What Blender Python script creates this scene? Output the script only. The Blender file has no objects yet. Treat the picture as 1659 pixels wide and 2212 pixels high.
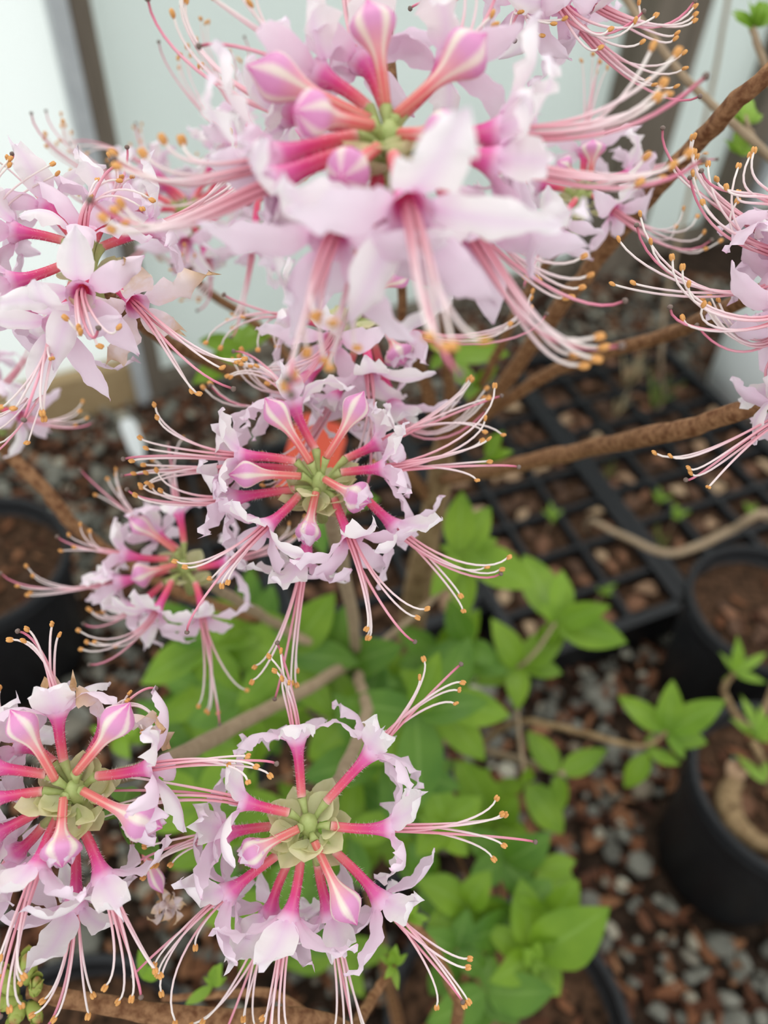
import bpy, bmesh, math, random
import numpy as np
from mathutils import Vector, Matrix, noise

# ------------------------------------------------------------------ camera, world, lights, exposure
W_, H_, FPX = 1659.0, 2212.0, 1600.0
CX, CY = W_ / 2, H_ / 2
CAM_H = 1.05
scene = bpy.context.scene
C = scene.collection
V = Vector
# the nadir (where the plumb lines of the posts meet) fixes pitch and roll
nad = V(((720 - CX) / FPX, -(2720 - CY) / FPX, -1.0)).normalized()
upc = -nad
fwc = V((0, 0, -1)); fwc = (fwc - upc * fwc.dot(upc)).normalized()
rtc = fwc.cross(upc)
MC = Matrix((rtc, fwc, upc))                      # camera -> world
CAM = V((0, 0, CAM_H))
cam_d = bpy.data.cameras.new('camera'); cam = bpy.data.objects.new('camera', cam_d); C.objects.link(cam)
cam.matrix_world = Matrix.Translation(CAM) @ MC.to_4x4()
cam_d.sensor_fit = 'VERTICAL'; cam_d.sensor_height = 36.0; cam_d.lens = FPX / H_ * 36.0
cam_d.clip_start = 0.01; cam_d.clip_end = 60
cam_d.dof.use_dof = True; cam_d.dof.focus_distance = 0.169; cam_d.dof.aperture_fstop = 8.9
scene.camera = cam

world = bpy.data.worlds.new('daylight'); scene.world = world; world.use_nodes = True
bg = world.node_tree.nodes['Background']; bg.inputs[0].default_value = (0.97, 1.0, 0.985, 1); bg.inputs[1].default_value = 1.0
sd = bpy.data.lights.new('overcast_sun', 'SUN'); sd.energy = 1.5; sd.angle = math.radians(50); sd.color = (1, 0.99, 0.96)
so = bpy.data.objects.new('overcast_sun', sd); C.objects.link(so); so.rotation_euler = (math.radians(-35), math.radians(-14), 0)
vs = scene.view_settings
vs.view_transform = 'Standard'; vs.look = 'None'; vs.gamma = 1; vs.use_curve_mapping = False; vs.exposure = 0.40

# ------------------------------------------------------------------ pixel helpers
def P(px, py, d):
    c = V(((px - CX) / FPX * d, -(py - CY) / FPX * d, -d)); return CAM + MC @ c
def G(px, py, z=0.0):
    r = MC @ V(((px - CX) / FPX, -(py - CY) / FPX, -1)); return CAM + r * ((z - CAM_H) / r.z)
MCI = MC.transposed()
def proj(p):
    c = MCI @ (V(p) - CAM); d = -c.z
    return (CX + FPX * c.x / d, CY - FPX * c.y / d, d) if d > 1e-4 else (-9e9, 0, d)
CAMBACK = MC @ V((0, 0, 1)); CAMUP = MC @ V((0, 1, 0)); CAMRIGHT = MC @ V((1, 0, 0))
rng = random.Random(11)
def U(a, b): return rng.uniform(a, b)

# ------------------------------------------------------------------ materials
def ramp(nt, fac, stops, interp='LINEAR'):
    r = nt.nodes.new('ShaderNodeValToRGB'); r.color_ramp.interpolation = interp
    e = r.color_ramp.elements
    while len(e) < len(stops): e.new(0.5)
    for k, (p, c) in enumerate(stops): e[k].position = p; e[k].color = (*c, 1)
    nt.links.new(fac, r.inputs[0]); return r.outputs[0]
def attr(nt, name):
    a = nt.nodes.new('ShaderNodeAttribute'); a.attribute_name = name; return a.outputs['Fac']
def nz(nt, scale, detail=3, coord='Object', stretch=None):
    t = nt.nodes.new('ShaderNodeTexCoord'); n = nt.nodes.new('ShaderNodeTexNoise')
    n.inputs['Scale'].default_value = scale; n.inputs['Detail'].default_value = detail
    src = t.outputs[coord]
    if stretch:
        m = nt.nodes.new('ShaderNodeMapping'); m.inputs['Scale'].default_value = stretch
        nt.links.new(src, m.inputs[0]); src = m.outputs[0]
    nt.links.new(src, n.inputs['Vector']); return n.outputs['Fac']
def mixc(nt, fac, a, b, mode='MIX'):
    m = nt.nodes.new('ShaderNodeMix'); m.data_type = 'RGBA'; m.blend_type = mode
    for s, v in ((m.inputs[0], fac), (m.inputs[6], a), (m.inputs[7], b)):
        if isinstance(v, (int, float)): s.default_value = v
        elif isinstance(v, tuple): s.default_value = (*v, 1)
        else: nt.links.new(v, s)
    return m.outputs[2]
def mat(name, colf, rough=0.5, trans=0.0, spec=0.3, bump=None, tcol=None):
    m = bpy.data.materials.new(name); m.use_nodes = True; nt = m.node_tree
    p = nt.nodes['Principled BSDF']; p.inputs['Roughness'].default_value = rough
    p.inputs['Specular IOR Level'].default_value = spec
    col = colf(nt) if callable(colf) else colf
    def put(s, c):
        if isinstance(c, tuple): s.default_value = (*c, 1)
        else: nt.links.new(c, s)
    put(p.inputs['Base Color'], col)
    if bump:
        b = nt.nodes.new('ShaderNodeBump'); b.inputs['Strength'].default_value = bump[1]; b.inputs['Distance'].default_value = bump[2]
        nt.links.new(nz(nt, bump[0], 4), b.inputs['Height']); nt.links.new(b.outputs[0], p.inputs['Normal'])
    if trans:
        t = nt.nodes.new('ShaderNodeBsdfTranslucent'); put(t.inputs[0], tcol or col)
        x = nt.nodes.new('ShaderNodeMixShader'); x.inputs[0].default_value = trans
        nt.links.new(p.outputs[0], x.inputs[1]); nt.links.new(t.outputs[0], x.inputs[2])
        nt.links.new(x.outputs[0], nt.nodes['Material Output'].inputs[0])
    return m
M = {}
M['petal'] = mat('petal_lilac', lambda nt: mixc(nt, ramp(nt, nz(nt, 130, 3), [(0.40, (0, 0, 0)), (0.80, (0.45,) * 3)]),
    ramp(nt, attr(nt, 's'), [(0.0, (0.86, 0.50, 0.72)), (0.18, (0.86, 0.66, 0.80)), (0.6, (0.87, 0.72, 0.83)), (0.95, (0.90, 0.78, 0.87)), (1.0, (0.86, 0.58, 0.76))]),
    (0.91, 0.84, 0.90)), 0.55, 0.36, 0.15)
M['petal_white'] = mat('petal_pale', lambda nt: mixc(nt, ramp(nt, attr(nt, 'v'), [(0.0, (0, 0, 0)), (0.5, (0.75,) * 3), (1, (0.9,) * 3)]),
    ramp(nt, attr(nt, 's'), [(0.0, (0.84, 0.50, 0.74)), (0.2, (0.86, 0.70, 0.84)), (1.0, (0.90, 0.80, 0.88))]),
    ramp(nt, attr(nt, 's'), [(0.0, (0.86, 0.66, 0.82)), (0.3, (0.92, 0.89, 0.87)), (0.85, (0.93, 0.90, 0.90)), (1.0, (0.90, 0.80, 0.89))])), 0.55, 0.36, 0.15)
M['petal_wilt'] = mat('petal_wilted', lambda nt: mixc(nt, ramp(nt, nz(nt, 300, 3), [(0.45, (0, 0, 0)), (0.62, (1, 1, 1))]),
    ramp(nt, attr(nt, 's'), [(0, (0.84, 0.72, 0.80)), (0.6, (0.80, 0.68, 0.66)), (0.9, (0.62, 0.40, 0.22)), (1, (0.45, 0.26, 0.12))]),
    ramp(nt, attr(nt, 's'), [(0, (0.82, 0.70, 0.74)), (1, (0.70, 0.50, 0.32))])), 0.6, 0.3, 0.15)
def tubecol(nt):
    c = ramp(nt, attr(nt, 's'), [(0.0, (0.80, 0.48, 0.40)), (0.08, (0.82, 0.22, 0.22)), (0.32, (0.78, 0.10, 0.18)), (0.60, (0.75, 0.065, 0.25)), (0.82, (0.79, 0.16, 0.44)), (0.93, (0.86, 0.55, 0.76)), (1.0, (0.87, 0.66, 0.82))])
    return mixc(nt, ramp(nt, attr(nt, 'v'), [(0.25, (0, 0, 0)), (1.0, (0.5,) * 3)]), c, (0.86, 0.42, 0.50))
M['tube'] = mat('corolla_tube', tubecol, 0.55, 0.22, 0.2)
def budcol(nt):
    a = ramp(nt, attr(nt, 's'), [(0.0, (0.72, 0.20, 0.16)), (0.3, (0.80, 0.18, 0.19)), (0.55, (0.84, 0.42, 0.46)), (0.72, (0.76, 0.36, 0.60)), (0.92, (0.74, 0.30, 0.56)), (1.0, (0.70, 0.10, 0.40))])
    b = ramp(nt, attr(nt, 's'), [(0.0, (0.76, 0.28, 0.22)), (0.3, (0.82, 0.40, 0.34)), (0.5, (0.88, 0.74, 0.64)), (0.75, (0.90, 0.82, 0.72)), (1.0, (0.82, 0.52, 0.64))])
    return mixc(nt, ramp(nt, attr(nt, 'v'), [(0.62, (0, 0, 0)), (0.88, (1, 1, 1))]), a, b)
M['bud'] = mat('bud_pink', budcol, 0.5, 0.22, 0.2)
M['filament'] = mat('filament_pink', lambda nt: ramp(nt, attr(nt, 's'), [(0.0, (0.86, 0.30, 0.38)), (0.3, (0.89, 0.46, 0.53)), (0.6, (0.91, 0.72, 0.75)), (1.0, (0.91, 0.84, 0.79))]), 0.45, 0.2, 0.25)
M['style'] = mat('style_rose', lambda nt: ramp(nt, attr(nt, 's'), [(0.0, (0.86, 0.30, 0.38)), (0.6, (0.87, 0.44, 0.52)), (0.88, (0.74, 0.22, 0.33)), (1.0, (0.42, 0.12, 0.15))]), 0.45, 0.15, 0.25)
M['stigma'] = mat('stigma_brown', lambda nt: mixc(nt, nz(nt, 900), (0.10, 0.06, 0.05), (0.24, 0.18, 0.15)), 0.4)
M['anther'] = mat('anther_orange', lambda nt: mixc(nt, nz(nt, 1400), (0.50, 0.20, 0.05), (0.78, 0.42, 0.14)), 0.6)
M['hair'] = mat('tube_hair', (0.92, 0.80, 0.80), 0.5, 0.5, 0.2)
M['stalk'] = mat('stalk_green', lambda nt: mixc(nt, nz(nt, 500), (0.32, 0.42, 0.10), (0.58, 0.62, 0.28)), 0.55, 0.2)
M['bract'] = mat('bract_pale_green', lambda nt: mixc(nt, nz(nt, 350), (0.66, 0.68, 0.33), (0.86, 0.84, 0.58)), 0.5, 0.42)
def leafcol(a, b):
    def f(nt):
        base = mixc(nt, ramp(nt, nz(nt, 35, 3), [(0.3, (0, 0, 0)), (0.7, (1, 1, 1))]), a, b)
        return mixc(nt, ramp(nt, attr(nt, 'v'), [(0.0, (0.35,) * 3), (0.12, (0, 0, 0))]), base, (0.30, 0.46, 0.12))
    return f
M['leaf'] = mat('leaf_green', leafcol((0.115, 0.225, 0.013), (0.205, 0.335, 0.026)), 0.45, 0.28, 0.3, tcol=(0.22, 0.40, 0.02))
M['leaf_dark'] = mat('leaf_deep_green', leafcol((0.062, 0.155, 0.016), (0.125, 0.245, 0.028)), 0.45, 0.26, 0.3, tcol=(0.15, 0.31, 0.02))
M['leaf_young'] = mat('leaf_young_green', leafcol((0.20, 0.36, 0.035), (0.30, 0.46, 0.07)), 0.45, 0.4, 0.3, tcol=(0.3, 0.46, 0.04))
M['bark'] = mat('bark_brown', lambda nt: mixc(nt, ramp(nt, nz(nt, 420, 5), [(0.35, (0, 0, 0)), (0.68, (1, 1, 1))]), (0.135, 0.055, 0.022), (0.33, 0.175, 0.085)), 0.7, 0, 0.2, bump=(900, 0.5, 0.0006))
M['bark_tan'] = mat('bark_tan', lambda nt: mixc(nt, ramp(nt, nz(nt, 120, 5), [(0.35, (0, 0, 0)), (0.7, (1, 1, 1))]), (0.17, 0.105, 0.05), (0.34, 0.235, 0.125)), 0.75, 0, 0.2, bump=(400, 0.5, 0.001))
M['twig_grey'] = mat('twig_greybrown', lambda nt: mixc(nt, nz(nt, 200, 4), (0.20, 0.13, 0.08), (0.42, 0.32, 0.21)), 0.75)
M['plastic'] = mat('black_plastic', lambda nt: mixc(nt, nz(nt, 60, 4), (0.006, 0.0065, 0.008), (0.015, 0.016, 0.019)), 0.5, 0, 0.3, bump=(300, 0.15, 0.001))
M['soil'] = mat('potting_soil', lambda nt: mixc(nt, ramp(nt, nz(nt, 90, 6), [(0.35, (0, 0, 0)), (0.65, (1, 1, 1))]), (0.018, 0.011, 0.007), (0.115, 0.06, 0.034)), 0.95, 0, 0.1, bump=(120, 1.0, 0.01))
M['ground'] = mat('gravel_dirt', lambda nt: mixc(nt, ramp(nt, nz(nt, 45, 6), [(0.35, (0, 0, 0)), (0.65, (1, 1, 1))]), (0.014, 0.009, 0.006), (0.055, 0.034, 0.023)), 0.95, 0, 0.1, bump=(100, 1.0, 0.01))
def objcol(stops):
    def f(nt):
        o = nt.nodes.new('ShaderNodeObjectInfo'); c = ramp(nt, o.outputs['Random'], stops)
        return mixc(nt, 0.5, c, mixc(nt, nz(nt, 60, 5), (0.25,) * 3, (0.9,) * 3), 'MULTIPLY')
    return f
STONES = [(0.0, (0.11, 0.105, 0.088)), (0.4, (0.19, 0.185, 0.155)), (0.75, (0.29, 0.28, 0.235)), (0.9, (0.24, 0.19, 0.135)), (1.0, (0.56, 0.53, 0.42))]
BARKS = [(0.0, (0.06, 0.024, 0.014)), (0.4, (0.13, 0.052, 0.028)), (0.75, (0.21, 0.086, 0.042)), (1.0, (0.33, 0.16, 0.08))]
M['stone'] = mat('gravel_stone', objcol(STONES), 0.85, 0, 0.25)
M['chip'] = mat('bark_chip', objcol(BARKS), 0.9, 0, 0.15)
M['stone_stuff'] = mat('gravel_stones', lambda nt: mixc(nt, 0.5, ramp(nt, attr(nt, 's'), STONES), mixc(nt, nz(nt, 60, 5), (0.25,) * 3, (0.9,) * 3), 'MULTIPLY'), 0.85)
M['chip_stuff'] = mat('bark_chips', lambda nt: mixc(nt, 0.5, ramp(nt, attr(nt, 's'), BARKS), mixc(nt, nz(nt, 60, 5), (0.25,) * 3, (0.9,) * 3), 'MULTIPLY'), 0.9)
M['dl_dark brown'] = mat('dead_leaf_dark', objcol([(0, (0.07, 0.035, 0.02)), (1, (0.15, 0.075, 0.042))]), 0.75, 0.1)
M['dl_reddish brown'] = mat('dead_leaf_red', objcol([(0, (0.16, 0.075, 0.042)), (1, (0.30, 0.14, 0.075))]), 0.75, 0.1)
M['dl_pale tan'] = mat('dead_leaf_tan', objcol([(0, (0.36, 0.21, 0.125)), (1, (0.56, 0.39, 0.24))]), 0.75, 0.1)
M['wood'] = mat('weathered_wood', lambda nt: mixc(nt, ramp(nt, nz(nt, 6, 5, stretch=(6, 6, 0.6)), [(0.3, (0, 0, 0)), (0.7, (1, 1, 1))]), (0.105, 0.085, 0.065), (0.20, 0.165, 0.13)), 0.85)
M['wood_tan'] = mat('lumber_tan', lambda nt: mixc(nt, nz(nt, 8, 4, stretch=(1, 8, 8)), (0.30, 0.20, 0.10), (0.46, 0.34, 0.19)), 0.8)
M['galv'] = mat('galvanised_steel', lambda nt: mixc(nt, nz(nt, 40, 4), (0.36, 0.38, 0.40), (0.50, 0.52, 0.53)), 0.45, 0, 0.5)
M['film'] = mat('clear_film', (0.93, 0.96, 0.95), 0.4, 0.85, 0.2)
M['sheet'] = mat('white_sheet', lambda nt: mixc(nt, nz(nt, 2.0, 3), (0.78, 0.835, 0.81), (0.84, 0.885, 0.865)), 0.6, 0.5, 0.2)
M['white'] = mat('white_plastic', lambda nt: mixc(nt, nz(nt, 20, 3), (0.82, 0.86, 0.87), (0.90, 0.92, 0.92)), 0.5)
M['redtag'] = mat('orange_red_plastic', lambda nt: mixc(nt, nz(nt, 60, 2), (0.72, 0.10, 0.055), (0.80, 0.14, 0.08)), 0.5, 0.15)
M['grass'] = mat('grass_blade', lambda nt: mixc(nt, nz(nt, 30, 2), (0.16, 0.26, 0.05), (0.34, 0.38, 0.12)), 0.6, 0.3)
M['drygrass'] = mat('dry_grass', lambda nt: mixc(nt, nz(nt, 30, 2), (0.38, 0.29, 0.16), (0.58, 0.48, 0.30)), 0.7, 0.2)
M['budscale'] = mat('bud_scale', lambda nt: mixc(nt, ramp(nt, attr(nt, 's'), [(0.7, (0, 0, 0)), (1, (1, 1, 1))]), mixc(nt, nz(nt, 300), (0.30, 0.38, 0.06), (0.48, 0.52, 0.16)), (0.36, 0.13, 0.06)), 0.5, 0.2)
M['fert'] = mat('teal_granule', (0.01, 0.16, 0.11), 0.4)

# ------------------------------------------------------------------ mesh helpers
class MB:
    def __init__(s): s.v = []; s.f = []; s.m = []; s.a = []; s.b = []
    def add(s, verts, faces, slot=0, a=None, b=None):
        o = len(s.v); s.v += [tuple(x) for x in verts]
        s.f += [tuple(i + o for i in f) for f in faces]; s.m += [slot] * len(faces)
        n = len(verts); s.a += a if a is not None else [0.0] * n; s.b += b if b is not None else [0.0] * n
    def mesh(s, name, mats, smooth=True, origin=None):
        me = bpy.data.meshes.new(name)
        vv = s.v if origin is None else [(x - origin[0], y - origin[1], z - origin[2]) for x, y, z in s.v]
        me.from_pydata(vv, [], s.f)
        for m in mats: me.materials.append(m)
        if len(mats) > 1: me.polygons.foreach_set('material_index', s.m)
        if smooth: me.polygons.foreach_set('use_smooth', [True] * len(s.f))
        at = me.attributes.new('s', 'FLOAT', 'POINT'); at.data.foreach_set('value', s.a)
        at = me.attributes.new('v', 'FLOAT', 'POINT'); at.data.foreach_set('value', s.b)
        me.update(); return me
    def obj(s, name, mats, parent=None, smooth=True, origin=None):
        if not isinstance(mats, (list, tuple)): mats = [mats]
        o = bpy.data.objects.new(name, s.mesh(name, mats, smooth, origin)); C.objects.link(o)
        if origin is not None: o.location = origin
        if parent is not None:
            o.parent = parent; o.matrix_parent_inverse = PINV.get(parent.name, Matrix())
        return o
PINV = {}
def thing(name, loc, label, cat, group=None):
    e = bpy.data.objects.new(name, None); C.objects.link(e); e.location = loc; e.empty_display_size = 0.02
    e['label'] = label; e['category'] = cat
    if group: e['group'] = group
    PINV[e.name] = Matrix.Translation(-V(loc)); return e
def tag(o, label, cat, group=None):
    o['label'] = label; o['category'] = cat
    if group: o['group'] = group
    return o
def structure(o, label=None):
    o['kind'] = 'structure'
    if label: o['label'] = label
    return o
def perp(d):
    a = V((0, 0, 1)) if abs(d.z) < 0.9 else V((1, 0, 0)); x = d.cross(a).normalized(); return x, d.cross(x).normalized()
def crom(pts, per):
    out = []; n = len(pts)
    for i in range(n - 1):
        p0 = pts[max(i - 1, 0)]; p1 = pts[i]; p2 = pts[i + 1]; p3 = pts[min(i + 2, n - 1)]
        for k in range(per):
            t = k / per; t2 = t * t; t3 = t2 * t
            out.append([0.5 * (2 * b + (c - a) * t + (2 * a - 5 * b + 4 * c - d) * t2 + (3 * b - a - 3 * c + d) * t3) for a, b, c, d in zip(p0, p1, p2, p3)])
    out.append(list(pts[-1])); return out
def tube(mb, pts, rad, sides=6, slot=0, s0=0.0, s1=1.0, cap=True, vfun=None):
    n = len(pts); vs = []; a = []; b = []; fs = []
    x = None
    for i, p in enumerate(pts):
        d = (V(pts[min(i + 1, n - 1)]) - V(pts[max(i - 1, 0)])).normalized()
        if x is None: x, y = perp(d)
        else:
            x = (x - d * x.dot(d)).normalized(); y = d.cross(x)
        r = rad(i / (n - 1)) if callable(rad) else rad[i]
        for k in range(sides):
            an = 2 * math.pi * k / sides
            vs.append(V(p) + (x * math.cos(an) + y * math.sin(an)) * r)
            a.append(s0 + (s1 - s0) * i / (n - 1)); b.append(vfun(an) if vfun else 0.0)
    for i in range(n - 1):
        for k in range(sides):
            k2 = (k + 1) % sides
            fs.append((i * sides + k, i * sides + k2, (i + 1) * sides + k2, (i + 1) * sides + k))
    if cap:
        fs.append(tuple(reversed(range(sides)))); fs.append(tuple((n - 1) * sides + k for k in range(sides)))
    mb.add(vs, fs, slot, a, b)
def box(mb, c, ux, uy, uz, slot=0):
    vs = [V(c) + ux * i + uy * j + uz * k for k in (-1, 1) for j in (-1, 1) for i in (-1, 1)]
    mb.add(vs, [(0, 2, 3, 1), (4, 5, 7, 6), (0, 1, 5, 4), (2, 6, 7, 3), (0, 4, 6, 2), (1, 3, 7, 5)], slot)
def bez(p0, p1, p2, p3, n):
    o = []
    for i in range(n + 1):
        t = i / n; q = 1 - t
        o.append(p0 * q ** 3 + p1 * 3 * q * q * t + p2 * 3 * q * t * t + p3 * t ** 3)
    return o
def lathe(mb, c, prof, sides=40, slot=0):
    vs = []; n = len(prof); fs = []
    for r, z in prof:
        for k in range(sides):
            an = 2 * math.pi * k / sides; vs.append(V(c) + V((r * math.cos(an), r * math.sin(an), z)))
    for i in range(n - 1):
        for k in range(sides):
            k2 = (k + 1) % sides; fs.append((i * sides + k, i * sides + k2, (i + 1) * sides + k2, (i + 1) * sides + k))
    mb.add(vs, fs, slot)

# ------------------------------------------------------------------ setting: ground, wall
gm = MB(); N = 60
gv = []; gf = []
for j in range(N + 1):
    for i in range(N + 1):
        x = -4 + 8 * i / N; y = -1.5 + 7 * j / N
        gv.append((x, y, -0.006 + 0.004 * noise.noise(V((x * 6, y * 6, 0)))))
for j in range(N):
    for i in range(N):
        a = j * (N + 1) + i; gf.append((a, a + 1, a + N + 2, a + N + 1))
gm.add(gv, gf)
floor = structure(gm.obj('floor', M['ground']), 'gravel and bark mulch ground under the pots')

w0 = G(240, 862); w1 = G(1210, 592)
wdir = (w1 - w0); wdir.z = 0; wdir.normalize(); wn = V((wdir.y, -wdir.x, 0))      # wn points to the camera side
if wn.dot(CAM - w0) < 0: wn = -wn
Z = V((0, 0, 1))
def wpos(px, z=0.0):   # a point on the wall's foot line below pixel column px (on the foot line)
    t = (px - 240) / (1210 - 240); q = G(px, 862 + (592 - 862) * t); return q
def wall_s(q): return (q - w0).dot(wdir)
def wbox(name, s0, s1, z0, z1, t0, t1, m, parent=None):
    mb = MB(); c = w0 + wdir * ((s0 + s1) / 2) + wn * ((t0 + t1) / 2) + Z * ((z0 + z1) / 2)
    box(mb, c, wdir * ((s1 - s0) / 2), wn * ((t1 - t0) / 2), Z * ((z1 - z0) / 2)); return mb.obj(name, m, parent, smooth=False)
s_post1 = wall_s(wpos(318)); s_post2 = wall_s(wpos(1262)); s_post3 = wall_s(wpos(1500))
structure(wbox('wall_left', -3.2, s_post1, 0.10, 2.3, -0.012, 0, M['film']), 'bright translucent white film panel')
structure(wbox('wall_back', s_post1, s_post2, 0.02, 2.3, -0.03, -0.012, M['sheet']), 'greyish white plastic sheet panel between the posts')
structure(wbox('wall_right', s_post2, s_post2 + 3.5, 0.02, 2.3, -0.03, -0.012, M['sheet']), 'greyish white plastic sheet panel beyond the dark post')
structure(wbox('baseboard_left', -3.2, s_post1 - 0.02, -0.01, 0.10, -0.02, 0.04, M['wood_tan']), 'tan timber sill board')
structure(wbox('baseboard_back', s_post1, s_post2 + 3.5, -0.01, 0.035, -0.02, 0.03, M['wood']), 'weathered timber sill board')
# the post at the left: a timber post with a galvanised channel on its face
structure(wbox('trim_1', s_post1 - 0.004, s_post1 + 0.030, -0.01, 2.4, 0.0, 0.05, M['wood']), 'weathered grey timber post')
structure(wbox('trim_2', s_post1 - 0.036, s_post1 - 0.006, -0.01, 2.4, 0.012, 0.05, M['galv']), 'grey galvanised steel channel beside the timber post')
structure(wbox('trim_3', s_post2 - 0.06, s_post2 + 0.13, -0.01, 2.4, -0.01, 0.08, M['wood']), 'wide dark weathered timber post')
structure(wbox('trim_4', s_post3 + 0.02, s_post3 + 0.12, -0.01, 2.4, -0.01, 0.06, M['wood']), 'narrow dark weathered timber post')
structure(wbox('trim_5', s_post3 + 0.17, s_post3 + 0.22, -0.01, 2.4, -0.01, 0.05, M['galv']), 'thin steel upright by the timber post')

# ------------------------------------------------------------------ pots, trays
SOILS = []
SOLID = []          # (x, y, r) footprints kept free of gravel
def pot(rim_c, R, h, label, soil_drop=0.03, lip=0.012):
    x, y = rim_c.x, rim_c.y; z1 = rim_c.z; z0 = z1 - h
    t = thing('nursery_pot', (x, y, z0), label, 'pot')
    b = MB(); rb = R * 0.80
    lathe(b, (x, y, z0), [(0.0005, 0.001), (rb - 0.006, 0.001), (rb, 0.006), (R * 0.985, h - 0.03), (R * 0.985, h - 0.022), (R - 0.006, h - 0.022), (R - 0.010, h - 0.06), (rb - 0.006, 0.012), (0.0005, 0.012)])
    b.obj('body', M['plastic'], t)
    r = MB()
    lathe(r, (x, y, z0), [(R * 0.988, h - 0.028), (R + 0.004, h - 0.027), (R + 0.005, h - 0.016), (R + 0.002, h - 0.014), (R + 0.006, h - 0.004), (R + 0.004, h), (R - 0.002, h), (R - 0.004, h - 0.010), (R - 0.006, h - 0.03)])
    r.obj('rim', M['plastic'], t)
    s = MB(); vs = [V((x, y, z1 - soil_drop + 0.006))]; fs = []; n = 36
    for ring in range(1, 7):
        for k in range(n):
            an = 2 * math.pi * k / n; rr = (R - 0.007) * ring / 6
            vs.append(V((x + rr * math.cos(an), y + rr * math.sin(an), z1 - soil_drop + 0.006 * noise.noise(V((x * 9 + rr * 60 * math.cos(an), y * 9 + rr * 60 * math.sin(an), 3))))))
    for k in range(n): fs.append((0, 1 + k, 1 + (k + 1) % n))
    for ring in range(5):
        for k in range(n):
            a = 1 + ring * n; fs.append((a + k, a + n + k, a + n + (k + 1) % n, a + (k + 1) % n))
    s.add(vs, fs); so_ = s.obj('soil', M['soil'], t); SOILS.append((so_, V((x, y, z1 - soil_drop)), R))
    SOLID.append((x, y, R * 0.9)); return t, V((x, y, z1 - soil_drop))
PR = 0.105
def rimc(px, py, h, dx=0, dy=0): q = G(px, py, h); return V((q.x + dx, q.y + dy, h))
POT2, soil2 = pot(rimc(1500, 1650, 0.23, PR + 0.003, -0.02), PR + 0.003, 0.23, 'black nursery pot with a thick curved bare root on its soil')
POT1, soil1 = pot(rimc(1502, 1310, 0.23, PR + 0.012, 0.01), PR + 0.012, 0.23, 'black nursery pot of brown mulch beside the tray corner')
POT3, soil3 = pot(rimc(1335, 2120, 0.22, -PR - 0.005, -0.045), PR + 0.008, 0.22, 'black nursery pot holding the leafy young azalea with reddish stems')
POT4, soil4 = pot(rimc(235, 2058, 0.22, 0, -0.125), PR + 0.015, 0.22, 'black nursery pot below the scaly winter buds')
POT5, soil5 = pot(rimc(135, 1210, 0.24, -0.125, -0.01), 0.125, 0.24, 'black nursery pot of brown soil standing on open gravel')
POT6, soil6 = pot(rimc(972, 1700, 0.23, -0.112, 0.0), 0.112, 0.23, 'black nursery pot the flowering azalea grows in')

# trays: frame from the front right corner and the long bar between two trays
tz = 0.085
c0 = G(1492, 1300, tz); cu = G(1000, 1478, tz); cv = G(1135, 835, tz)
tu = (cu - c0); tu.z = 0; tu.normalize(); tv = (cv - c0); tv.z = 0
TL = tv.length; tv.normalize()
def uv(p):
    d = V((p[0] - c0.x, p[1] - c0.y, 0)); k = tu.dot(tv); a = d.dot(tu); b = d.dot(tv)
    return (a - k * b) / (1 - k * k), (b - k * a) / (1 - k * k)
CELLS = []
def snap(p, margin=0.028):
    """the same point, kept clear of the dividers and rims of the tray cell it lies in"""
    u, v = uv(p)
    for u0, u1, v0, v1, nu, nv in sorted(CELLS, key=lambda c: not (c[0] <= u <= c[1] and c[2] <= v <= c[3])):
        if u0 - .06 <= u <= u1 and v0 - .05 <= v <= v1 + .02:
            cu_ = (u1 - u0) / nu; cv_ = (v1 - v0) / nv
            i = min(max(int((u - u0) / cu_), 0), nu - 1); j = min(max(int((v - v0) / cv_), 0), nv - 1)
            mu = min(margin, cu_ * .48); mv = min(margin, cv_ * .48)
            u = min(max(u, u0 + i * cu_ + mu), u0 + (i + 1) * cu_ - mu); v = min(max(v, v0 + j * cv_ + mv), v0 + (j + 1) * cv_ - mv)
            q = c0 + tu * u + tv * v; return V((q.x, q.y, p.z))
    return p
def tray(name, u0, u1, v0, v1, nu, nv, label):
    base = c0 + tu * ((u0 + u1) / 2) + tv * ((v0 + v1) / 2); base.z = 0.0
    t = thing(name, base, label, 'tray')
    def bar(nm, ua, ub, va, vb, za, zb, m='plastic'):
        mb = MB(); c = c0 + tu * ((ua + ub) / 2) + tv * ((va + vb) / 2); c.z = (za + zb) / 2
        box(mb, c, tu * abs(ub - ua) / 2, tv * abs(vb - va) / 2, Z * (zb - za) / 2); return mb.obj(nm, M[m], t, smooth=False)
    e = 0.006
    for nm, a in (('side', (u0, u0 + e, v0, v1)), ('side', (u1 - e, u1, v0, v1)), ('side', (u0, u1, v0, v0 + e)), ('side', (u0, u1, v1 - e, v1))):
        bar(nm, *a, 0.0, tz - 0.004)
    for nm, a in (('rim', (u0 - .004, u0 + .014, v0 - .004, v1)), ('rim', (u1 - .014, u1 + .004, v0 - .004, v1)), ('rim', (u0, u1, v0 - .006, v0 + .014)), ('rim', (u0, u1, v1 - .014, v1 + .004))):
        bar(nm, *a, tz - 0.012, tz)
    for i in range(1, nu):
        u = u0 + (u1 - u0) * i / nu; bar('divider', u - .005, u + .005, v0 + .012, v1 - .012, 0.012, tz - 0.006)
    for j in range(1, nv):
        v = v0 + (v1 - v0) * j / nv; bar('divider', u0 + .012, u1 - .012, v - .005, v + .005, 0.012, tz - 0.007)
    bar('soil', u0 + e, u1 - e, v0 + e, v1 - e, 0.008, tz - 0.028, 'soil')
    SOLID.append(('t', u0, u1, v0, v1)); CELLS.append((u0, u1, v0, v1, nu, nv)); return t
tw = 0.33
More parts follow.
